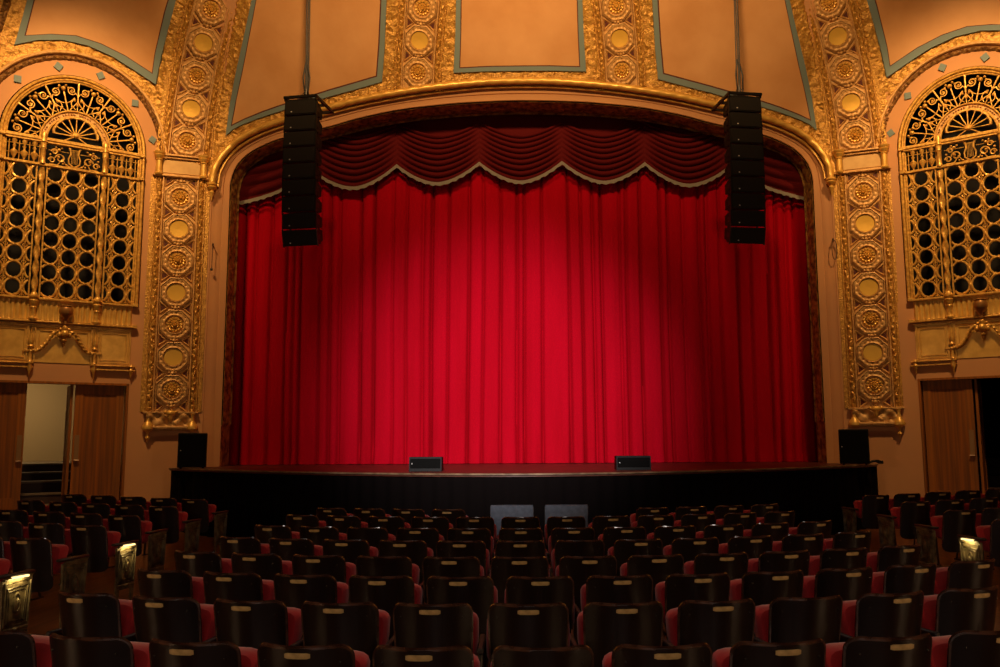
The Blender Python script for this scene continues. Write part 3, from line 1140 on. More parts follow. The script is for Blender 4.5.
    # ring lattice
    def lattice(w0, w1, cx, ncol):
        mb = MB()
        pit = .307
        zp = .3125
        for c in range(ncol):
            xc = cx + (c - (ncol - 1) / 2) * pit
            for r in range(8):
                zc = 4.43 + zp * (r + .5)
                for dx, dz, ra, rb in ((0, 0, .118, .150), ):
                    run = []
                    for i in range(25):
                        a = 2 * PI * i / 24
                        x = xc + (ra + .018) * math.cos(a)
                        z = zc + rb * 1.04 * math.sin(a)
                        if w0 <= x <= w1: run.append(Q(x, z, .008 * math.sin(4 * a)))
                        else:
                            if len(run) > 2: mb.tube(run, .023, 6)
                            run = []
                    if len(run) > 2: mb.tube(run, .023, 6)
                if w0 < xc < w1:
                    for dx in (-.03, .03):
                        mb.ball((xc + dx, zc + .150, .012), .020, Q, 6)
                        mb.ball((xc + dx * 1.2, zc - .130, .010), .014, Q, 6)
                    mb.tube([Q(xc - .05, zc + .175, .012), Q(xc + .05, zc + .135, .012)], .010, 5)
                    mb.tube([Q(xc - .05, zc + .135, .014), Q(xc + .05, zc + .175, .014)], .010, 5)
                xm = xc + pit / 2
                for xx in ((xm, ) if c < ncol - 1 else (xm, )):
                    if w0 + .01 < xx < w1 - .01:
                        mb.tube([Q(xx, zc - .155, 0), Q(xx, zc + .155, 0)], .009, 5)
                        mb.ball((xx, zc, .008), .022, Q, 6, sc=(1, 2.2, 1))
                        for sg in (-1, 1):
                            mb.tube([Q(xx - .028 * sg, zc + .04, .0), Q(xx + .012 * sg, zc + .10, 0), Q(xx - .04 * sg, zc + .155, 0)], .008, 5)
                            mb.tube([Q(xx - .028 * sg, zc - .04, .0), Q(xx + .012 * sg, zc - .10, 0), Q(xx - .04 * sg, zc - .155, 0)], .008, 5)
        mb.build('lattice', GRILL, t)
    lattice(WL + .1, WR - .1, BC, 3)
    lattice(BC - 1.13, WL - .1, (BC - 1.13 + WL - .1) / 2, 3)
    lattice(WR + .1, BC + 1.13, (BC + 1.13 + WR + .1) / 2, 3)
    # side baluster bays
    for sg in (-1, 1):
        cx = BC + sg * .835
        for k in (-1, 0, 1):
            mb = MB()
            x0 = cx + k * .165
            mb.lathe([(.012, 6.95), (.014, 6.99), (.03, 7.02), (.058, 7.08), (.06, 7.12), (.02, 7.15), (.016, 7.18), (.034, 7.22), (.016, 7.235), (.02, 7.27), (.045, 7.31), (.04, 7.37)], lambda x, y, h: Q(x0 + x, h, y * .8), 10)
            mb.build('baluster', GRILL, t)
        mb = MB()
        for k in (-1.5, -.5, .5, 1.5):
            x0 = cx + k * .165
            mb.tube([Q(x0, 6.95), Q(x0, 7.36)], .009, 5)
        mb.tube([Q(cx - .28, 7.27, 0), Q(cx + .28, 7.27, 0)], .008, 5)
        mb.tube([Q(cx - .28, 7.09, 0), Q(cx + .28, 7.09, 0)], .007, 5)
        mb.build('baluster_rail', GRILL, t)
    # lyre bay
    mb = MB()
    for sg in (-1, 1):
        mb.tube([Q(BC + sg * a, b, .01) for a, b in ((.02, 6.98), (.09, 7.03), (.10, 7.12), (.065, 7.22), (.075, 7.32), (.11, 7.34))], .014, 6)
    for k in range(-2, 3):
        mb.tube([Q(BC + k * .024, 7.03, .01), Q(BC + k * .024, 7.30, .01)], .005, 4)
    mb.tube([Q(BC - .10, 7.30, .012), Q(BC + .10, 7.30, .012)], .010, 5)
    mb.tube([Q(BC - .06, 6.975, .012), Q(BC + .06, 6.975, .012)], .012, 5)
    mb.build('lyre', GRILL, t)
    mb = MB()
    for sg in (-1, 1):
        for (cx, cz, r) in ((.24, 7.10, .085), (.34, 7.22, .055), (.38, 7.05, .06)):
            sp = []
            for i in range(22):
                tt = i / 21
                rr = r * (1 - .6 * tt)
                th = tt * 7.5
                sp.append(Q(BC + sg * (cx + rr * math.cos(th)), cz + rr * math.sin(th), .008))
            mb.tube(sp, .013, 6)
        for (cx, cz, r) in ((.27, 7.26, .035), (.22, 7.30, .02), (.32, 7.30, .022), (.27, 7.12, .03), (.13, 6.99, .022), (.19, 7.0, .02), (.41, 7.15, .022)):
            mb.ball((BC + sg * cx, cz, .012), r, Q, 7)
        mb.tube([Q(BC + sg * .10, 7.24, .0), Q(BC + sg * .44, 7.24, .0)], .007, 5)
        mb.tube([Q(BC + sg * .03, 6.96, .0), Q(BC + sg * .14, 6.99, .0), Q(BC + sg * .20, 7.1, .0), Q(BC + sg * .28, 6.97, .0), Q(BC + sg * .42, 6.97, 0)], .012, 6)
    mb.build('scrollwork', GRILL, t)
    # fluted bands, panels and rails below
    bays = ((BC - 1.16, WL - .02), (WL + .02, WR - .02), (WR + .02, BC + 1.16))
    for w0, w1 in bays:
        mb = MB()
        n = int((w1 - w0) / .0145)

        def ff(i, j):
            w = w0 + (w1 - w0) * i / (n - 1)
            z = (4.0, 4.02, 4.29, 4.34, 4.38)[j]
            u = ((w - w0) / .088) % 1
            fl = .035 * (abs(math.sin(PI * u)) ** .5) if j in (1, 2) else (.038 if j == 3 else .03)
            return Q(w, z, fl)
        mb.grid(ff, n, 5)
        mb.build('fluted_band', GOLDS, t)
    mb = MB()
    mb.box(BC - 1.2, BC + 1.2, 4.365, 4.41, -.02, .085, Q, bev=.01)
    mb.box(BC - 1.2, BC + 1.2, 3.945, 3.985, -.02, .10, Q, bev=.012)
    mb.box(BC - 1.18, BC + 1.18, 3.90, 3.93, -.02, .05, Q, bev=.008)
    mb.build('string_rail', GRILL, t)
    for k, (w0, w1) in enumerate(bays):
        mb = MB()
        if k == 1:
            w0 -= .02
            w1 += .02
            def fc(i, j):
                u = i / 24
                w = w0 + (w1 - w0) * u
                zlow = 3.22
                return Q(w, (3.90, zlow)[j], .012)
            mb.grid(fc, 25, 2)
            mb.build('base_panel', GOLDS, t)
            mb = MB()
            for ins, h in ((.07, .03), (.13, .03)):
                mb.tube([Q(w0 + ins, 3.36 + .1, h - .01), Q(w0 + ins, 3.90 - ins * .7, h - .01), Q(w1 - ins, 3.90 - ins * .7, h - .01), Q(w1 - ins, 3.36 + .1, h - .01)], .013, 6)
            mb.build('panel_moulding', GOLDS, t)
            continue
        mb.box(w0, w1, 3.22, 3.90, 0, .02, Q)
        mb.build('base_panel', GOLDS, t)
        mb = MB()
        for ins, rr in ((.035, .018), (.085, .016)):
            mb.tube([Q(w0 + ins, 3.22 + ins, .025), Q(w0 + ins, 3.90 - ins, .025), Q(w1 - ins, 3.90 - ins, .025), Q(w1 - ins, 3.22 + ins, .025)], rr, 6, close=True)
        mb.build('panel_moulding', GOLDS, t)
        mb = MB()
        e0 = w0 - .07 if k == 0 else w0 - .05
        e1 = w1 + .07 if k == 2 else w1 + .05
        mb.box(e0 - .03, e1 + .03, 3.185, 3.215, 0, .09, Q, bev=.01)
        mb.box(e0 - .03, e1 + .03, 3.10, 3.135, 0, .075, Q, bev=.01)
        ww = w0 - .02 if k == 0 else w1 + .02
        mb.lathe([(.04, 3.24), (.055, 3.20), (.035, 3.16), (.05, 3.12), (.035, 3.07), (.02, 3.02), (.012, 2.96), (.0001, 2.93)], lambda x, y, h: Q(ww + x, h, .05 + y), 10)
        mb.build('bottom_rail', GRILL, t)
    # urn and rope festoon
    mb = MB()
    mb.lathe([(.0001, 3.92), (.03, 3.93), (.035, 3.97), (.022, 4.0), (.03, 4.03), (.09, 4.08), (.118, 4.14), (.122, 4.20), (.10, 4.25), (.115, 4.27), (.10, 4.285), (.02, 4.28)], lambda x, y, h: Q(BC + x, h, .14 + y), 18)
    mb.build('urn', mat('urn_bronze', (.34, .17, .05), .4, .5) if side == -1 else bpy.data.materials['urn_bronze'], t)
    mb = MB()
    for c, r, sc in (((BC, 3.86, .12), .05, (1, 1.3, 1)), ((BC, 3.76, .12), .07, (1, 1.2, 1)), ((BC - .07, 3.84, .1), .035, (1, 1, 1)), ((BC + .07, 3.84, .1), .035, (1, 1, 1)), ((BC - .09, 3.74, .1), .04, (1, 1.4, 1)), ((BC + .09, 3.74, .1), .04, (1, 1.4, 1)), ((BC, 3.64, .1), .045, (1, 1, 1)), ((BC, 3.58, .09), .025, (1, 1.4, 1)), ((BC, 3.53, .08), .012, (1, 2, 1))):
        mb.ball(c, r, Q, 10, sc=sc)
    mb.build('cartouche', GRILL, t)
    for sg in (-1, 1):
        mb = MB()
        p = smooth([tuple(Q(BC + sg * a, b, h)) for a, b, h in ((.08, 3.78, .10), (.14, 3.79, .10), (.22, 3.70, .09), (.30, 3.56, .08), (.38, 3.46, .07), (.46, 3.425, .06), (.56, 3.42, .06))], 60)
        mb.tube(p, .03, 10, rf=lambda i, a: .030 + .008 * math.sin(2 * a + i * .9))
        mb.build('rope_festoon', GRILL, t)


for side, nm in ((-1, 'left'), (1, 'right')):
    make_bay(side, nm)


# ------------------------------------------------------------------ doorways under the grilles
def make_door(side, num, nm):
    M = bayM(side)
    Z0, Z1 = .36, 2.80

    def leaf(n, w0, w1, hinge=None, ang=0.0, push=None):
        # local frame: u 0..width from the hinge, z, thickness
        wd = w1 - w0
        if hinge is None:
            def L(u, z, d): return M(w0 + u, z, d - .09)
        else:
            def L(u, z, d):
                ca, sa = math.cos(ang), math.sin(ang)
                return M(hinge + u * ca - d * sa, z, -.12 - u * sa - d * ca)
        base = L(0, Z0, 0)
        root = empty('door_%d' % n, base)
        root['kind'] = 'structure'
        Q = lambda u, z, d: L(u, z, d) - base
        mb = MB()
        st = .135
        mb.box(0, st, Z0, Z1, -.045, 0, Q)
        mb.box(wd - st, wd, Z0, Z1, -.045, 0, Q)
        mb.box(st, wd - st, Z1 - .17, Z1, -.045, 0, Q)
        mb.box(st, wd - st, Z0, Z0 + .38, -.045, 0, Q)
        mb.build('door_frame_rails', DOORW, root, smooth=0)
        mb = MB()
        mb.box(st, wd - st, Z0 + .38, Z1 - .17, -.035, -.014, Q)
        mb.build('door_panel', DOORP, root, smooth=0)
        if push is not None:
            mb = MB()
            u = st * .5 if push == 0 else wd - st * .5
            mb.box(u - .04, u + .04, 1.40, 1.86, 0, .008, Q, bev=.002)
            mb.build('push_plate', PUSH, root)
            mb = MB()
            mb.box(u - .045, u + .045, 1.385, 1.405, .0, .05, Q, bev=.004)
            mb.build('door_handle', mat('door_pull', (.6, .42, .26), .3, .6) if 'door_pull' not in bpy.data.materials else bpy.data.materials['door_pull'], root)
        return root
    leaf(num, .39, 1.235, push=1)
    leaf(num + 1, 2.03, 2.88, push=0)
    leaf(num + 2, 0, .78, hinge=1.27, ang=math.radians(93))
    # hallway behind with stairs
    mb = MB()
    mb.box(-.1, 3.3, 0, 4.2, -4.2, -4.1, M)
    mb.box(3.2, 3.3, 0, 4.2, -4.1, -.03, M)
    mb.box(-.1, .0, 0, 4.2, -4.1, -.03, M)
    mb.box(-.1, 3.3, 3.2, 3.3, -4.1, -1.3, M)
    mb.box(-.1, 3.3, 3.0, 3.24, -1.3, -.03, M)
    mb.build('wall_hall_%s' % nm, HALLP if side < 0 else BLACK, kind='structure', smooth=0)  # right hall's darkness put into a black colour, left hall stays tan
    t = empty('staircase', M(1.6, 0, -1.5))
    tag(t, 'dark stairs rising through the open doorway on the %s side' % nm, 'stairs')
    b0 = t.location.copy()
    Q = lambda w, z, h: M(w, z, h) - b0
    zs = [.36, .57, .77, .98, 1.14, 1.30]
    hs = [-.03, -.5, -.85, -1.2, -1.75, -2.1]
    ms, mn = MB(), MB()
    for i in range(6):
        h1 = hs[i]
        ms.box(.02, 3.18, 0.0, zs[i] - .03, -4.08, h1, Q)
        mn.box(.02, 3.18, zs[i] - .03, zs[i], -4.08 if i == 5 else hs[i + 1] - .02, h1 + .02, Q)
    ms.build('riser', STAIR, t, smooth=0)
    mn.build('tread', NOSE if side < 0 else STAIR, t, smooth=0)  # right treads also take the darker colour for the unlit hall
    # jamb lining
    mb = MB()
    for w0, w1 in ((.33, .37), (2.9, 2.94)):
        mb.box(w0, w1, Z0, Z1 + .04, -.16, .01, M)
    mb.box(.33, 2.94, Z1, Z1 + .04, -.16, .01, M)
    mb.build(trimname(), DOORW, kind='structure', smooth=0)
    # raised carpeted landing along the wall
    mb = MB()
    mb.box(-1.2, 4.0, 0.0, .35, -.02, .75, M, bev=.01)
    mb.build('floor_landing_%s' % nm, CARPET, kind='structure', smooth=0)
    mb = MB()
    mb.box(-1.1, .33, .35, .45, .0, .03, M, bev=.005)
    mb.build('baseboard_%s' % nm, PLASTER, kind='structure', smooth=0)


make_door(-1, 1, 'left')
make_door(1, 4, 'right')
HM = bayM(-1)
area('hall_lamp', HM(1.9, 3.0, -2.2), HM(1.9, 1.8, -4.1), 28, (1.0, 0.74, 0.42), .4, .4)

# ------------------------------------------------------------------ stage
SZ = 1.23


def lip(x):
    return 12.8 + 3.6 * (abs(x) / 6.75) ** 1.7


t = empty('stage', (0, 15, 0))
tag(t, 'wide stage platform with curved apron, dark deck and black pleated skirt', 'stage')
xs = [-6.75 + 13.5 * i / 60 for i in range(61)]
fr = [V((x, lip(x), 0)) for x in xs]
outl = fr + [V((6.75, 16.6, 0)), V((6.2, 16.9, 0)), V((6.3, 20.55, 0)), V((-6.3, 20.55, 0)), V((-6.2, 16.9, 0)), V((-6.75, 16.6, 0))]
outl = [p for p in outl]
mb = MB()
n = len(outl)
vs = [V((p.x, p.y - 15, SZ)) for p in outl] + [V((p.x, p.y - 15, SZ - .05)) for p in outl]
mb.add(vs, [list(range(n)), list(range(n, 2 * n))[::-1]] + [[i, (i + 1) % n, n + (i + 1) % n, n + i] for i in range(n)])
mb.build('deck', STAGE, t, smooth=0)
mb = MB()
mb.tube([V((x, lip(x) - 15 - .012, SZ - .012)) for x in xs], .016, 6)
mb.build('worn_edge', EDGE, t)
mb = MB()
P = [V((-6.74, 16.6, 0))] + [V((x, lip(x) + .04, 0)) for x in xs] + [V((6.74, 16.6, 0))]
P = resample(P, 900)


def sk(i, j):
    p = P[i]
    tg = (P[min(i + 3, 899)] - P[max(i - 3, 0)]).normalized()
    nn = V((tg.y, -tg.x, 0))
    amp = .028 + .01 * noise.noise(V((i * .03, 0, 0)))
    z = (SZ - .045) * (1 - j / 4)
    ph = i * .42 + 1.5 * noise.noise(V((i * .02, 3, 0)))
    q = p + nn * (amp * math.sin(ph) * (.5 + .5 * j / 4))
    return V((q.x, q.y - 15, z))


mb.grid(sk, 900, 5)
mb.build('skirt', SKIRT, t)

# house curtain: two drawn halves meeting right of centre
CY = 17.90


def curtain(x0, x1, seed, yoff, name, label):
    rnd = random.Random(seed)
    t_ = None
    knots = [x0]
    while knots[-1] < x1 - .25: knots.append(knots[-1] + rnd.uniform(.14, .46))
    knots[-1] = x1
    n = int((x1 - x0) / .018)
    amps = [rnd.uniform(.4, 1.0) for _ in knots]

    def fold(x):
        import bisect
        k = max(0, min(len(knots) - 2, bisect.bisect_right(knots, x) - 1))
        u = (x - knots[k]) / (knots[k + 1] - knots[k])
        w = knots[k + 1] - knots[k]
        d = min(u, 1 - u) * w
        notch = math.exp(-(d / .028) ** 2)
        am = amps[k] if u < .5 else amps[(k + 1) % len(amps)]
        return .11 * am * notch - .030 * math.sin(PI * u) - .006 * math.sin(3 * PI * u + k) - .006 * noise.noise(V((x * 9, seed, 0)))
    zt = 9.2
    mb = MB()
    rows = [0, .03, .06, .10, .2, .35, .5, .65, .8, .9, 1]

    def f(i, j):
        x = x0 + (x1 - x0) * i / (n - 1)
        v = rows[j]
        z = SZ + .012 + (zt - SZ) * v
        sway = .05 * noise.noise(V((x * .6, v * 2.0, seed))) * (1 - v * .5)
        y = CY + yoff + fold(x + sway) + .03 * noise.noise(V((x * 1.2, v * 1.5, seed + 4)))
        if j == 0:
            z = SZ + .008 + .012 * abs(noise.noise(V((x * 6, 2, seed))))
            y += -.03 + .02 * math.sin(x * 21)
        return V((x + .02 * math.sin(v * 3 + x), y, z))
    mb.grid(f, n, len(rows))
    o = mb.build(name, CURT, smooth=60)
    tag(o, label, 'curtain', 'drawn halves of the house curtain')
    return o


XS = 0.97
curtain(-6.5, XS + .04, 3, 0.0, 'stage_curtain', 'left half of the tall red velvet stage curtain, the wider one')
curtain(XS + .02, 6.5, 9, 0.02, 'stage_curtain', 'right half of the tall red velvet stage curtain, ending at the right proscenium edge')

# scalloped valance with grey fringe
VY = 17.72
t = empty('valance', (0, VY, 6.5))
tag(t, 'dark red swagged valance with scalloped grey fringe above the curtain', 'valance')
pk = [planept(q, 162.5, VY) for q in (397, 479.5, 562, 644)]
dx = (pk[3][0] - pk[0][0]) / 3
cx0 = (pk[1][0] + pk[2][0]) / 2
cx0 = 0.0 if abs(cx0) < .25 else cx0
zp = sum(p[1] for p in pk) / 4
zl = planept(520, 183, VY)[1]
ztp = planept(520, 122, VY)[1]
ztc = planept(520, 138, VY)[1]
peaks = [cx0 + (k - 2.5) * dx for k in range(6)]
zpeak = [zp - (.16 if k in (0, 5) else (.04 if k in (1, 4) else 0)) for k in range(6)]


def swag(xa, xb, za, zb_, sag0, sag1, zta, ztb, seed, nf=8.5, fall=0.0):
    mb = MB()
    nu, nv = 41, 90

    def base(u, v):
        x = xa + (xb - xa) * u
        k = 2 * u - 1
        zt_ = zta + (za - zta) * v
        zt2 = ztb + (zb_ - ztb) * v
        zz = zt_ + (zt2 - zt_) * u - (sag0 + (sag1 - sag0) * v) * (1 - abs(k) ** 1.75)
        return x, zz, k

    def f(i, j):
        u, v = i / (nu - 1), j / (nv - 1)
        x, z, k = base(u, v)
        env = 1 - abs(k) ** 3
        ph = 2 * PI * nf * (v ** .9) + .7 * math.sin(u * 3 + seed) * (1 - v)
        y = -.05 * env * math.sin(ph) - .06 * env - .02
        return V((x, y, z - 6.5 + .02 * env * math.cos(ph)))
    mb.grid(f, nu, nv)
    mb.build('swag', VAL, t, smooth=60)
    mb = MB()
    def g(i, j):
        u = i / 40
        x, z, k = base(u, 1)
        w = (0, .035, .08)[j]
        return V((x, -.085 - .004 * j * math.sin(i * 2.1) - .03 * (1 - abs(k) ** 3), z - 6.5 - w + .012 * math.sin(i * 1.7) * (j == 2)))
    mb.grid(g, 41, 3)
    mb.build('fringe', FRINGE, t)


sg1 = zp - zl
for k in range(5):
    swag(peaks[k], peaks[k + 1], zpeak[k], zpeak[k + 1], .33, sg1 - .02, ztp, ztp, k)
xo = 6.04
zo = planept(240, 204, VY)[1] + .05
swag(-xo, peaks[0], zo - .02, zpeak[0], .1, .12, ztp - .4, ztp, 8, 6)
swag(peaks[5], xo, zpeak[5], zo - .02, .12, .1, ztp, ztp - .4, 9, 6)
mb = MB()
mb.box(-6.5, 6.5, .02, .05, zp - 6.5 - .1, 10.2 - 6.5)
mb.build('backing', VAL, t, smooth=0)


# ------------------------------------------------------------------ loudspeakers
def line_array(side, nm):
    X = planept(306 if side < 0 else 741.5, 170, 14.2)[0]
    X, ZT = planept(301 if side < 0 else 744.5, 98.5 if side < 0 else 95.5, 14.5)
    top = V((X, 14.5, ZT - .03))
    t = empty('line_array', top, math.radians(9) * side)
    tag(t, 'black curved column of nine loudspeakers hanging above the stage, the %s one' % nm, 'loudspeaker array', 'hanging loudspeaker arrays')
    th = [-6, -5, -4, -3, -2, -1, 0, 4, 15]
    p = V((0, 0, 0))
    dep = .40
    for i, a in enumerate(th):
        a = math.radians(a)
        H = .288 if i < 8 else .295
        Wd = .290 + .003 * i
        c0_ = p.copy()

        def L(x, y, z, c0_=c0_, a=a):
            # y forward (towards audience) positive, z down positive
            return c0_ + V((x, -y * math.cos(a) + z * math.sin(a), -z * math.cos(a) - y * math.sin(a)))
        mb = MB()
        # wedge cabinet, deeper at the front than at the back
        fz, bz = H - .012, H * .72
        vs = [L(sx * Wd, 0, .0) for sx in (-1, 1)] + [L(sx * Wd, 0, fz) for sx in (-1, 1)] + [L(sx * Wd * .86, -dep, .03) for sx in (-1, 1)] + [L(sx * Wd * .86, -dep, bz) for sx in (-1, 1)]
        mb.add(vs, [[0, 1, 3, 2], [4, 6, 7, 5], [0, 4, 5, 1], [2, 3, 7, 6], [0, 2, 6, 4], [1, 5, 7, 3]])
        bo = mb.build('speaker_cabinet', ARRC, t, smooth=0)
        mb = MB()
        mb.box(-Wd + .014, Wd - .014, -.004, .012, .012, fz - .012, L, bev=.006)
        mb.build('grille_cloth', ARRG, bo)
        mb = MB()
        mb.box(-Wd * .55 - .012, -Wd * .55 + .012, .010, .016, fz - .065, fz - .045, L, bev=.002)
        mb.build('badge', BADGE, bo)
        for sx in (-1, 1):
            mb = MB()
            mb.box(sx * (Wd + .006) - .006, sx * (Wd + .006) + .006, -.05, -.012, -.01, fz + .02, L)
            mb.box(sx * (Wd * .86) - .008, sx * (Wd * .86) + .008, -.28, -.22, .0, bz + .06, L)
            mb.box(sx * (Wd * .93) - .014, sx * (Wd * .93) + .014, -.20, -.10, fz * .35, fz * .65, L)
            mb.build('rigging_arm', STEEL, bo, smooth=0)
        p = L(0, -.02 if i < 7 else 0, H + (.012 if i >= 6 else .004))
    # flying frame
    mb = MB()
    for sx in (-1, 1): mb.box(sx * .29 - .02, sx * .29 + .02, -.05, .78, .03, .075)
    for y in (-.05, .12, .40, .74): mb.box(-.31, .31, y, y + .045, .03, .075)
    for sx in (-1, 1): mb.box(sx * .29 - .012, sx * .29 + .012, -.03, .03, -.01, .05)
    mb.build('flying_frame', STEEL, t, smooth=0)
    mb = MB()
    mb.tube([V((0, .22, .07)), V((0, .22, .30))], .022, 8)
    mb.box(-.05, .05, .17, .27, .07, .14, bev=.01)
    mb.tube([V((-.14, .14, .07)), V((0, .22, .28)), V((.14, .3, .07))], .009, 6)
    mb.tube([V((.14, .14, .07)), V((0, .22, .28)), V((-.14, .3, .07))], .009, 6)
    mb.build('shackle', STEEL, t)
    mb = MB()
    mb.tube([V((0, .22, .28)), V((.0, .22, 4.9))], .012, 8)
    rr = random.Random(side + 5)
    for k in range(3):
        ph = rr.uniform(0, 6)
        mb.tube([V((.035 * math.cos(ph + z * 1.7) , .22 + .035 * math.sin(ph + z * 1.7), .1 + z * 4.8)) for z in [i / 30 for i in range(31)]], .010, 6)
    mb.tube([V((.02, .22, .75)), V((.07, .2, .5)), V((.05 + .02 * side, .22, .22)), V((.10, .3, .08))], .014, 6)
    mb.tube([V((-.02, .22, .8)), V((-.06, .2, .5)), V((-.03, .22, .25)), V((-.08, .3, .08))], .014, 6)
    mb.build('suspension_cable', WIRE, t)


line_array(-1, 'left')
line_array(1, 'right')


def cabinet(name, loc, w, h, d, rz, label, group, wedge=False):
    t = empty(name, loc, rz)
    tag(t, label, 'loudspeaker', group)
    mb = MB()
    if wedge:
        vs = [V((s * w / 2, y, z)) for s in (-1, 1) for y, z in ((-d / 2, 0), (-d / 2 + .02, h), (d / 2 - .05, h), (d / 2, .03), (d / 2, 0))]
        mb.add(vs, [[0, 1, 2, 3, 4], [5, 6, 7, 8, 9], [0, 1, 6, 5], [1, 2, 7, 6], [2, 3, 8, 7], [3, 4, 9, 8], [4, 0, 5, 9]])
    else:
        mb.box(-w / 2, w / 2, -d / 2, d / 2, .02, h, bev=.012)
        for sx in (-1, 1):
            for sy in (-1, 1): mb.lathe([(.02, 0), (.02, .03)], lambda x, y, z: V((sx * w * .38 + x, sy * d * .36 + y, z)), 8)
    mb.build('cabinet_body', SPK, t, smooth=20)
    mb = MB()
    mb.box(-w / 2 + .02, w / 2 - .02, -d / 2 - .008, -d / 2 + .02, .045, h - .025, bev=.005)
    mb.build('grille_cloth', SPKG, t, smooth=20)
    mb = MB()
    mb.box(-w / 2 + .045, -w / 2 + .058, -d / 2 - .012, -d / 2 - .006, h * .5, h * .5 + .013)
    mb.build('badge', BADGE, t, smooth=0)
    return t


cabinet('stage_speaker', (-6.19, 16.05, SZ), .51, .655, .42, math.radians(21), 'upright black loudspeaker on the left corner of the stage', 'upright speakers on the stage corners')
cabinet('stage_speaker', (6.19, 16.05, SZ), .52, .655, .42, math.radians(-21), 'upright black loudspeaker on the right corner of the stage', 'upright speakers on the stage corners')
cabinet('stage_monitor', (-1.57, 14.15, SZ), .53, .225, .36, 0, 'low black monitor speaker at the stage edge, left of the centre', 'low speakers on the stage edge', True)
cabinet('stage_monitor', (1.82, 14.15, SZ), .56, .225, .36, 0, 'low black monitor speaker at the stage edge, right of the centre', 'low speakers on the stage edge', True)
# cable bundle beside the right corner speaker
mb = MB()
for k in range(4):
    r = random.Random(k)
    mb.tube(smooth([(6.42, 16.02, SZ + .02), (6.52, 15.98 + r.uniform(-.02, .02), SZ + .03 + .05 * r.random()), (6.62, 16.0, SZ + r.uniform(.02, .09)), (6.70, 16.02, SZ + r.uniform(.02, .10))], 16), .012, 6)
tag(mb.build('cable_bundle', WIRE), 'small bundle of black cables beside the right corner speaker', 'cables')
# wall hooks with hanging line, each side of the proscenium
for side in (-1, 1):
    px, py = (213, 245) if side < 0 else (833, 240)
    x, z = wallpt(px, py)
    p0 = on(x, z, 0.0)
    t = empty('wall_hook', p0)
    tag(t, 'small dark hook with hanging cord on the wall beside the stage, %s side' % ('left' if side < 0 else 'right'), 'hook')
    nn = nrm(x, z)
    mb = MB()
    mb.tube([V((0, 0, 0)), nn * .09], .012, 6)
    mb.ball((0, 0, 0), .022)
    mb.ball(tuple(nn * .09), .018)
    mb.build('bracket', STEEL, t)
    mb = MB()
    if side < 0:
        mb.tube([nn * .08, nn * .08 + V((-.01, 0, -.5))], .007, 5)
        mb.ball(tuple(nn * .08 + V((-.01, 0, -.52))), .03)
    else:
        mb.tube([nn * .08 + V((.02 + .05 * math.sin(a), 0, -.22 + .20 * math.cos(a))) for a in [2 * PI * i / 20 for i in range(20)]], .007, 5, close=True)
    mb.build('cord', WIRE, t)


# ------------------------------------------------------------------ theatre seats (facing +Y, origin on the floor under the back)
def seat_back_mesh():
    """curved veneered back shell: returns local meshes keyed by part name"""
    wtop, H1, H0 = .214, .85, .36
    th = .018

    def prof(z):
        # half width at height z with rounded top corners
        t = (z - H0) / (H1 - H0)
        w = .200 + (wtop - .200) * min(1, t * 1.25)
        r = .055
        if z > H1 - r:
            k = (z - (H1 - r)) / r
            w -= r * (1 - math.sqrt(max(0, 1 - k * k)))
        if z < H0 + .06:
            k = 1 - (z - H0) / .06
            w -= .06 * (1 - math.sqrt(max(0, 1 - k * k)))
        return w

    def pt(x, z, off):
        y = 2.1 * x * x - .24 * (z - .45) * .9
        # rim dips slightly at the middle
        return V((x, y + off, z))
    zs = [H0, H0 + .008, H0 + .03, H0 + .06, .50, .60, .70, .76, H1 - .055, H1 - .04, H1 - .027, H1 - .015, H1 - .006, H1 - .001]
    nx = 17

    def fs(off):
        return lambda i, j: pt(-prof(zs[j]) + 2 * prof(zs[j]) * i / (nx - 1), zs[j], off)
    mb = MB()
    mb.grid(fs(-th / 2), nx, len(zs))
    mb.grid(fs(th / 2), nx, len(zs))
    back = mb
    # rounded edge running round the outline, its highlight put into the colour
    e = []
    for j in range(4, len(zs)): e.append(pt(-prof(zs[j]), zs[j], 0))
    wt = prof(zs[-1])
    for i in range(1, 16): e.append(pt(-wt + 2 * wt * i / 16, H1, 0))
    for j in range(len(zs) - 1, 3, -1): e.append(pt(prof(zs[j]), zs[j], 0))
    me_ = MB()
    me_.tube(e, th / 2 + .001, 6)
    # red pad on the sitter's side
    mp_ = MB()

    def pad(i, j):
        u = -1 + 2 * i / 10
        v = j / 6
        z = .46 + .30 * v
        b = (1 - abs(u) ** 6) * (1 - abs(2 * v - 1) ** 6)
        return pt(u * .205, z, th / 2 + .004 + .035 * b)
    mp_.grid(pad, 11, 7)
    return back, me_, mp_, pt


BACKM, RIMM, PADM, SPT = seat_back_mesh()


def make_seat():
    root = empty('theatre_seat', (0, 0, 0))
    BACKM.build('backrest', SEATW, root, smooth=50)
    RIMM.build('highlight_rim', SEATR, root)
    PADM.build('back_pad', CUSH, root)
    # tipped-up cushion
    mb = MB()

    def cu(i, j):
        a = 2 * PI * j / 20
        k = i / 8
        # section through thickness, rounded rectangle in width x height
        sx = .236 * math.copysign(abs(math.cos(a)) ** .35, math.cos(a))
        sz = .135 * math.copysign(abs(math.sin(a)) ** .35, math.sin(a))
        th_ = (0, .03, .055, .075, .09, .105, .125, .14, .145)[i]
        sc = (.0, .93, .99, 1, 1, 1, .99, .93, 0)[i]
        return V((sx * sc, .085 + th_ + .05 * (sz * sc) / .135, .632 + sz * sc))
    mb.grid(cu, 9, 20, False, True)
    mb.build('tip_up_cushion', CUSH, root)
    for sx in (-1, 1):
        mb = MB()
        mb.ball(tuple(SPT(sx * .17, .78, -.011)), .006, None, 6)
        mb.build('bolt', STEEL, root)
    return root


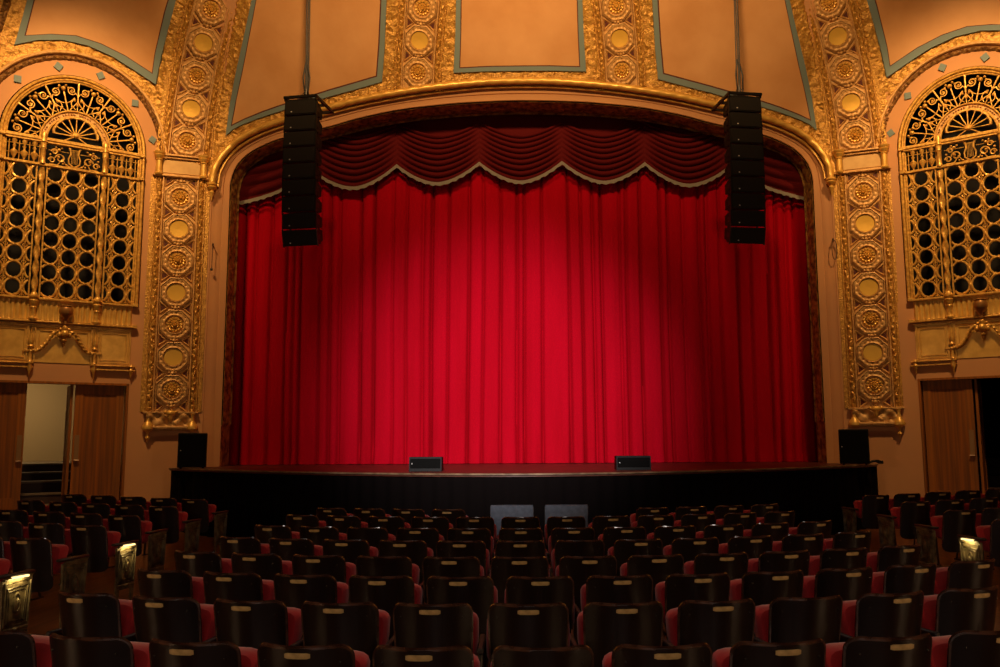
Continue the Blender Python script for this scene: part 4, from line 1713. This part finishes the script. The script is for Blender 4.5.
def plate_mesh(parent):
    mb = MB()
    w, z0, z1 = .058, .805, .830
    mb.grid(lambda i, j: SPT(-w + 2 * w * i / 8, (z0, z0, z1, z1)[j] + (.004 if i in (0, 8) and j < 2 else 0) - (.004 if i in (0, 8) and j > 1 else 0), (-.006, -.0135, -.0135, -.006)[j]), 9, 4)
    return mb.build('name_plate', BRASS, parent, smooth=0)


def standard(parent, name='seat_standard'):
    mb = MB()
    x = -.2625
    mb.tube([V((x, -.02, .0)), V((x, .0, .25)), V((x, .02, .60))], .014, 6)
    mb.tube([V((x, .30, .0)), V((x, .24, .22)), V((x, .30, .60))], .012, 6)
    mb.box(x - .010, x + .010, .0, .30, .28, .60, bev=.004)
    mb.box(x - .014, x + .014, -.06, .34, .0, .02, bev=.004)
    o = mb.build(name, IRONB, parent)
    mb = MB()
    mb.box(x - .018, x + .018, -.01, .36, .58, .612, bev=.008)
    mb.build('armrest', ARMW, parent)
    return o


seat_a = make_seat()
plate_mesh(seat_a)
standard(seat_a)


def end_panel(parent, lit, sx):
    """ornate aisle end on side sx (+1 = +X)"""
    x = sx * .325
    M = lambda y, z, h: V((x + sx * h, .07 + .76 * y, z))
    mb = MB()
    # tapering panel, wider at the top
    out = [(-.02, .61), (.40, .63), (.375, .20), (.35, .0), (.31, .0), (.315, .17), (.06, .17), (.055, .0), (.01, .0), (.0, .2)]
    n = len(out)
    vs = [M(y, z, .012) for y, z in out] + [M(y, z, -.012) for y, z in out]
    mb.add(vs, [list(range(n)), list(range(n, 2 * n))[::-1]] + [[i, (i + 1) % n, n + (i + 1) % n, n + i] for i in range(n)])
    for ins, r in ((.018, .010), (.06, .007), (.085, .007)):
        q = [(.0 + ins, .235 + ins * .5), (.0 + ins * .9, .60 - ins), (.39 - ins * .9, .61 - ins), (.365 - ins, .235 + ins * .5)]
        mb.tube([M(y, z, .014) for y, z in q], r, 6, close=True)
    mb.tube([M(.02, .215, .014), M(.36, .215, .014)], .010, 6)
    mb.tube([M(.02, .185, .012), M(.35, .185, .012)], .006, 6)
    mb.tube([M(.0, .615, .012), M(.40, .635, .012)], .014, 6)
    o = mb.build('aisle_end_panel', IRON, parent)
    mb = MB()
    mb.lathe([(.085, .010), (.08, .022), (.066, .024), (.062, .016), (.05, .018), (.02, .028), (.001, .03)], lambda a, b, h: M(.19 + a * .62, .42 + b, h), 20)
    mb.lathe([(.02, .010), (.016, .02), (.001, .024)], lambda a, b, h: M(.19 + a, .42 + b * 1.6, h + .014), 8)
    mb.build('medallion', IRON, o)
    mb = MB()
    mb.lathe([(.03, .012), (.02, .02), (.001, .022)], lambda a, b, h: M(.185 + a, .20 + b * .8, h + .01), 10)
    mb.build('emblem', IRON, o)
    mb = MB()
    mb.box(x - .03, x + .03, -.0, .39, .635, .662, bev=.01)
    ar = mb.build('aisle_armrest', ARMW, parent)
    if lit:
        mb = MB()
        mb.box(x + sx * .012 - .0, x + sx * .045, .14, .30, .618, .634)
        mb.build('aisle_lamp', LAMPE, o, smooth=0)
        l = bpy.data.lights.new('aisle_lamp_light', 'AREA')
        l.shape = 'RECTANGLE'
        l.size = .03
        l.size_y = .16
        l.energy = 0.8
        l.color = (1.0, .76, .32)
        lo = bpy.data.objects.new('aisle_lamp_light', l)
        COL.objects.link(lo)
        lo.parent = parent
        lo.location = (x + sx * .048, .20, .612)
        lo.rotation_euler = (0, sx * math.radians(24), 0)
    return o


def copy_tree(o, parent=None):
    c = o.copy()
    COL.objects.link(c)
    c.parent = parent
    for ch in list(o.children): copy_tree(ch, c)
    return c


ORD = ['', 'first', 'second', 'third', 'fourth', 'fifth', 'sixth', 'seventh', 'eighth', 'ninth', 'tenth', 'eleventh', 'twelfth', 'thirteenth', 'fourteenth', 'fifteenth', 'sixteenth']


def pix(p):
    q = CM3.transposed() @ (V(p) - EYE)
    return PPX + FPX * q.x / -q.z, 333.5 - FPX * q.y / -q.z


PITCHX = .525
rowsY = [3.83, 4.79, 5.70, 6.63, 7.65, 8.7, 9.93, 10.98]
phase = [.13, .07, .15, .01, .01, .01, .0, .12]
XEND = 3.0
XRIGHT = 3.58
spots = []
rowname = ['nearest', 'second nearest', 'third nearest', 'fourth nearest', 'fifth nearest', 'third farthest', 'second farthest', 'farthest']
plates_missing = {(0, 5), (3, 3), (4, 6), (5, 2), (1, 8), (0, 1)}
used_first = False
for r, Y0 in enumerate(rowsY):
    ph = phase[r]
    lst = []
    k = int((-XEND - ph) / PITCHX) - 1
    while True:
        x = ph + k * PITCHX
        k += 1
        if x > XRIGHT - .2: break
        if x < -XEND + .2: continue
        R = 8.0
        y = Y0 + x * x / (2 * R) * .95
        px, py = pix((x, y, .8))
        if r == 7 and 452 < px < 614: continue      # gap in the front row before the two grey chairs
        if -30 < px < 1030: lst.append((x, y, -math.asin(max(-1, min(1, x / R * .9))) * -1))
    for i, (x, y, a) in enumerate(lst):
        spots.append((r, i, len(lst), x, y, a))
proto_used = False
no_plate = make_seat()
standard(no_plate)
np_used = False
for (r, i, n, x, y, a) in spots:
    np_ = (r, i) in plates_missing
    if np_:
        o = no_plate if not np_used else copy_tree(no_plate)
        np_used = True
    else:
        o = seat_a if not proto_used else copy_tree(seat_a)
        proto_used = True
    o.location = (x, y, 0)
    o.rotation_euler = (0, 0, a)
    where = ORD[i + 1] + ' from left' if i < n / 2 else ('rightmost' if i == n - 1 else ORD[n - i] + ' from right')
    if i == 0: where = 'leftmost'
    tag(o, '%s theatre seat%s, %s in %s row of middle block' % ('wooden' if np_ else 'dark wooden', ' without name plate' if np_ else '', where, rowname[r]), 'theatre seat', 'seats of the middle block')
    if i == n - 1 and n > 9:
        pass

# side blocks
sideY = [7.05, 8.0, 9.15, 10.3, 11.6, 12.9]
AISLE = {-1: [4.52, 4.54, 4.59, 4.75, 4.83, 4.91], 1: [4.93, 5.03, 5.15, 5.21, 5.28, 5.28]}
ang = math.radians(12)
lit = {-1: (0, 2), 1: (2,)}
srow = ['nearest', 'second nearest', 'third nearest', 'third farthest', 'second farthest', 'farthest']
for side in (-1, 1):
    protoA, protoL = {}, {}
    endp = {}
    first = None
    for r, Y0 in enumerate(sideY):
        d = 0.0
        i = 0
        while True:
            x = AISLE[side][r] + d * math.cos(ang)
            y = Y0 + d * math.sin(ang)
            if x > 7.35: break
            # stay clear of the raised landing in front of the splayed wall
            if y > 16.483 - .72 * (x - 7.4) - 1.62: break
            px, py = pix((side * x, y, .8))
            if -40 < px < 1040:
                if i == 0:
                    isl = r in lit[side]
                    key = isl
                    if key not in endp:
                        o = make_seat()
                        plate_mesh(o)
                        end_panel(o, isl, -side)
                        endp[key] = o
                    else:
                        o = copy_tree(endp[key])
                    if side > 0: pass
                else:
                    o = copy_tree(seat_a)
                    if side > 0:
                        for ch in o.children:
                            if ch.name.split('.')[0] in ('seat_standard', 'armrest'):
                                ch.location.x = .0
                o.location = (side * x, y, fz(x))
                o.rotation_euler = (0, 0, side * ang)
                bn = 'left' if side < 0 else 'right'
                if i == 0:
                    lab = 'aisle seat with %sbronze end panel, %s row of the %s block' % ('lamp-lit ' if r in lit[side] else 'unlit ', srow[r], bn)
                else:
                    lab = 'dark wooden theatre seat, %s in from the aisle, %s row of the %s block' % (ORD[i + 1], srow[r], bn)
                tag(o, lab, 'theatre seat', 'seats of the %s block' % bn)
            d += PITCHX
            i += 1


# two grey upholstered chairs before the stage
def grey_chair(loc, rz, label):
    t = empty('upholstered_chair', loc, rz)
    tag(t, label, 'chair', 'grey chairs before the stage')
    mb = MB()

    def f(i, j):
        a = 2 * PI * j / 16
        sx = .30 * math.copysign(abs(math.cos(a)) ** .3, math.cos(a))
        sy = .05 * math.copysign(abs(math.sin(a)) ** .6, math.sin(a))
        z = (.36, .38, .52, .70, .80, .825, .83)[i]
        sc = (.9, 1, 1, 1, 1, .97, .0)[i]
        return V((sx * (sc if sc else 0), sy * sc - .14 * (z - .44) + .7 * (sx * sc) ** 2 * .3, z + (.012 * abs(sx) / .3 if i > 3 else 0)))
    mb.grid(f, 7, 16, False, True)
    mb.build('backrest', GREYF, t)
    mb = MB()
    mb.box(-.29, .29, .04, .52, .40, .48, bev=.03)
    mb.build('seat', GREYF, t)
    for sx in (-1, 1):
        for y in (.02, .48):
            mb = MB()
            mb.tube([V((sx * .25, y, .41)), V((sx * .27, y + (.04 if y > .1 else -.05), 0))], .016, 8)
            mb.build('leg', STEEL, t)


grey_chair((-.13, 11.95, 0), 0, 'grey upholstered chair before the stage, the left of the pair')
grey_chair((.62, 11.95, 0), 0, 'grey upholstered chair before the stage, the right of the pair')
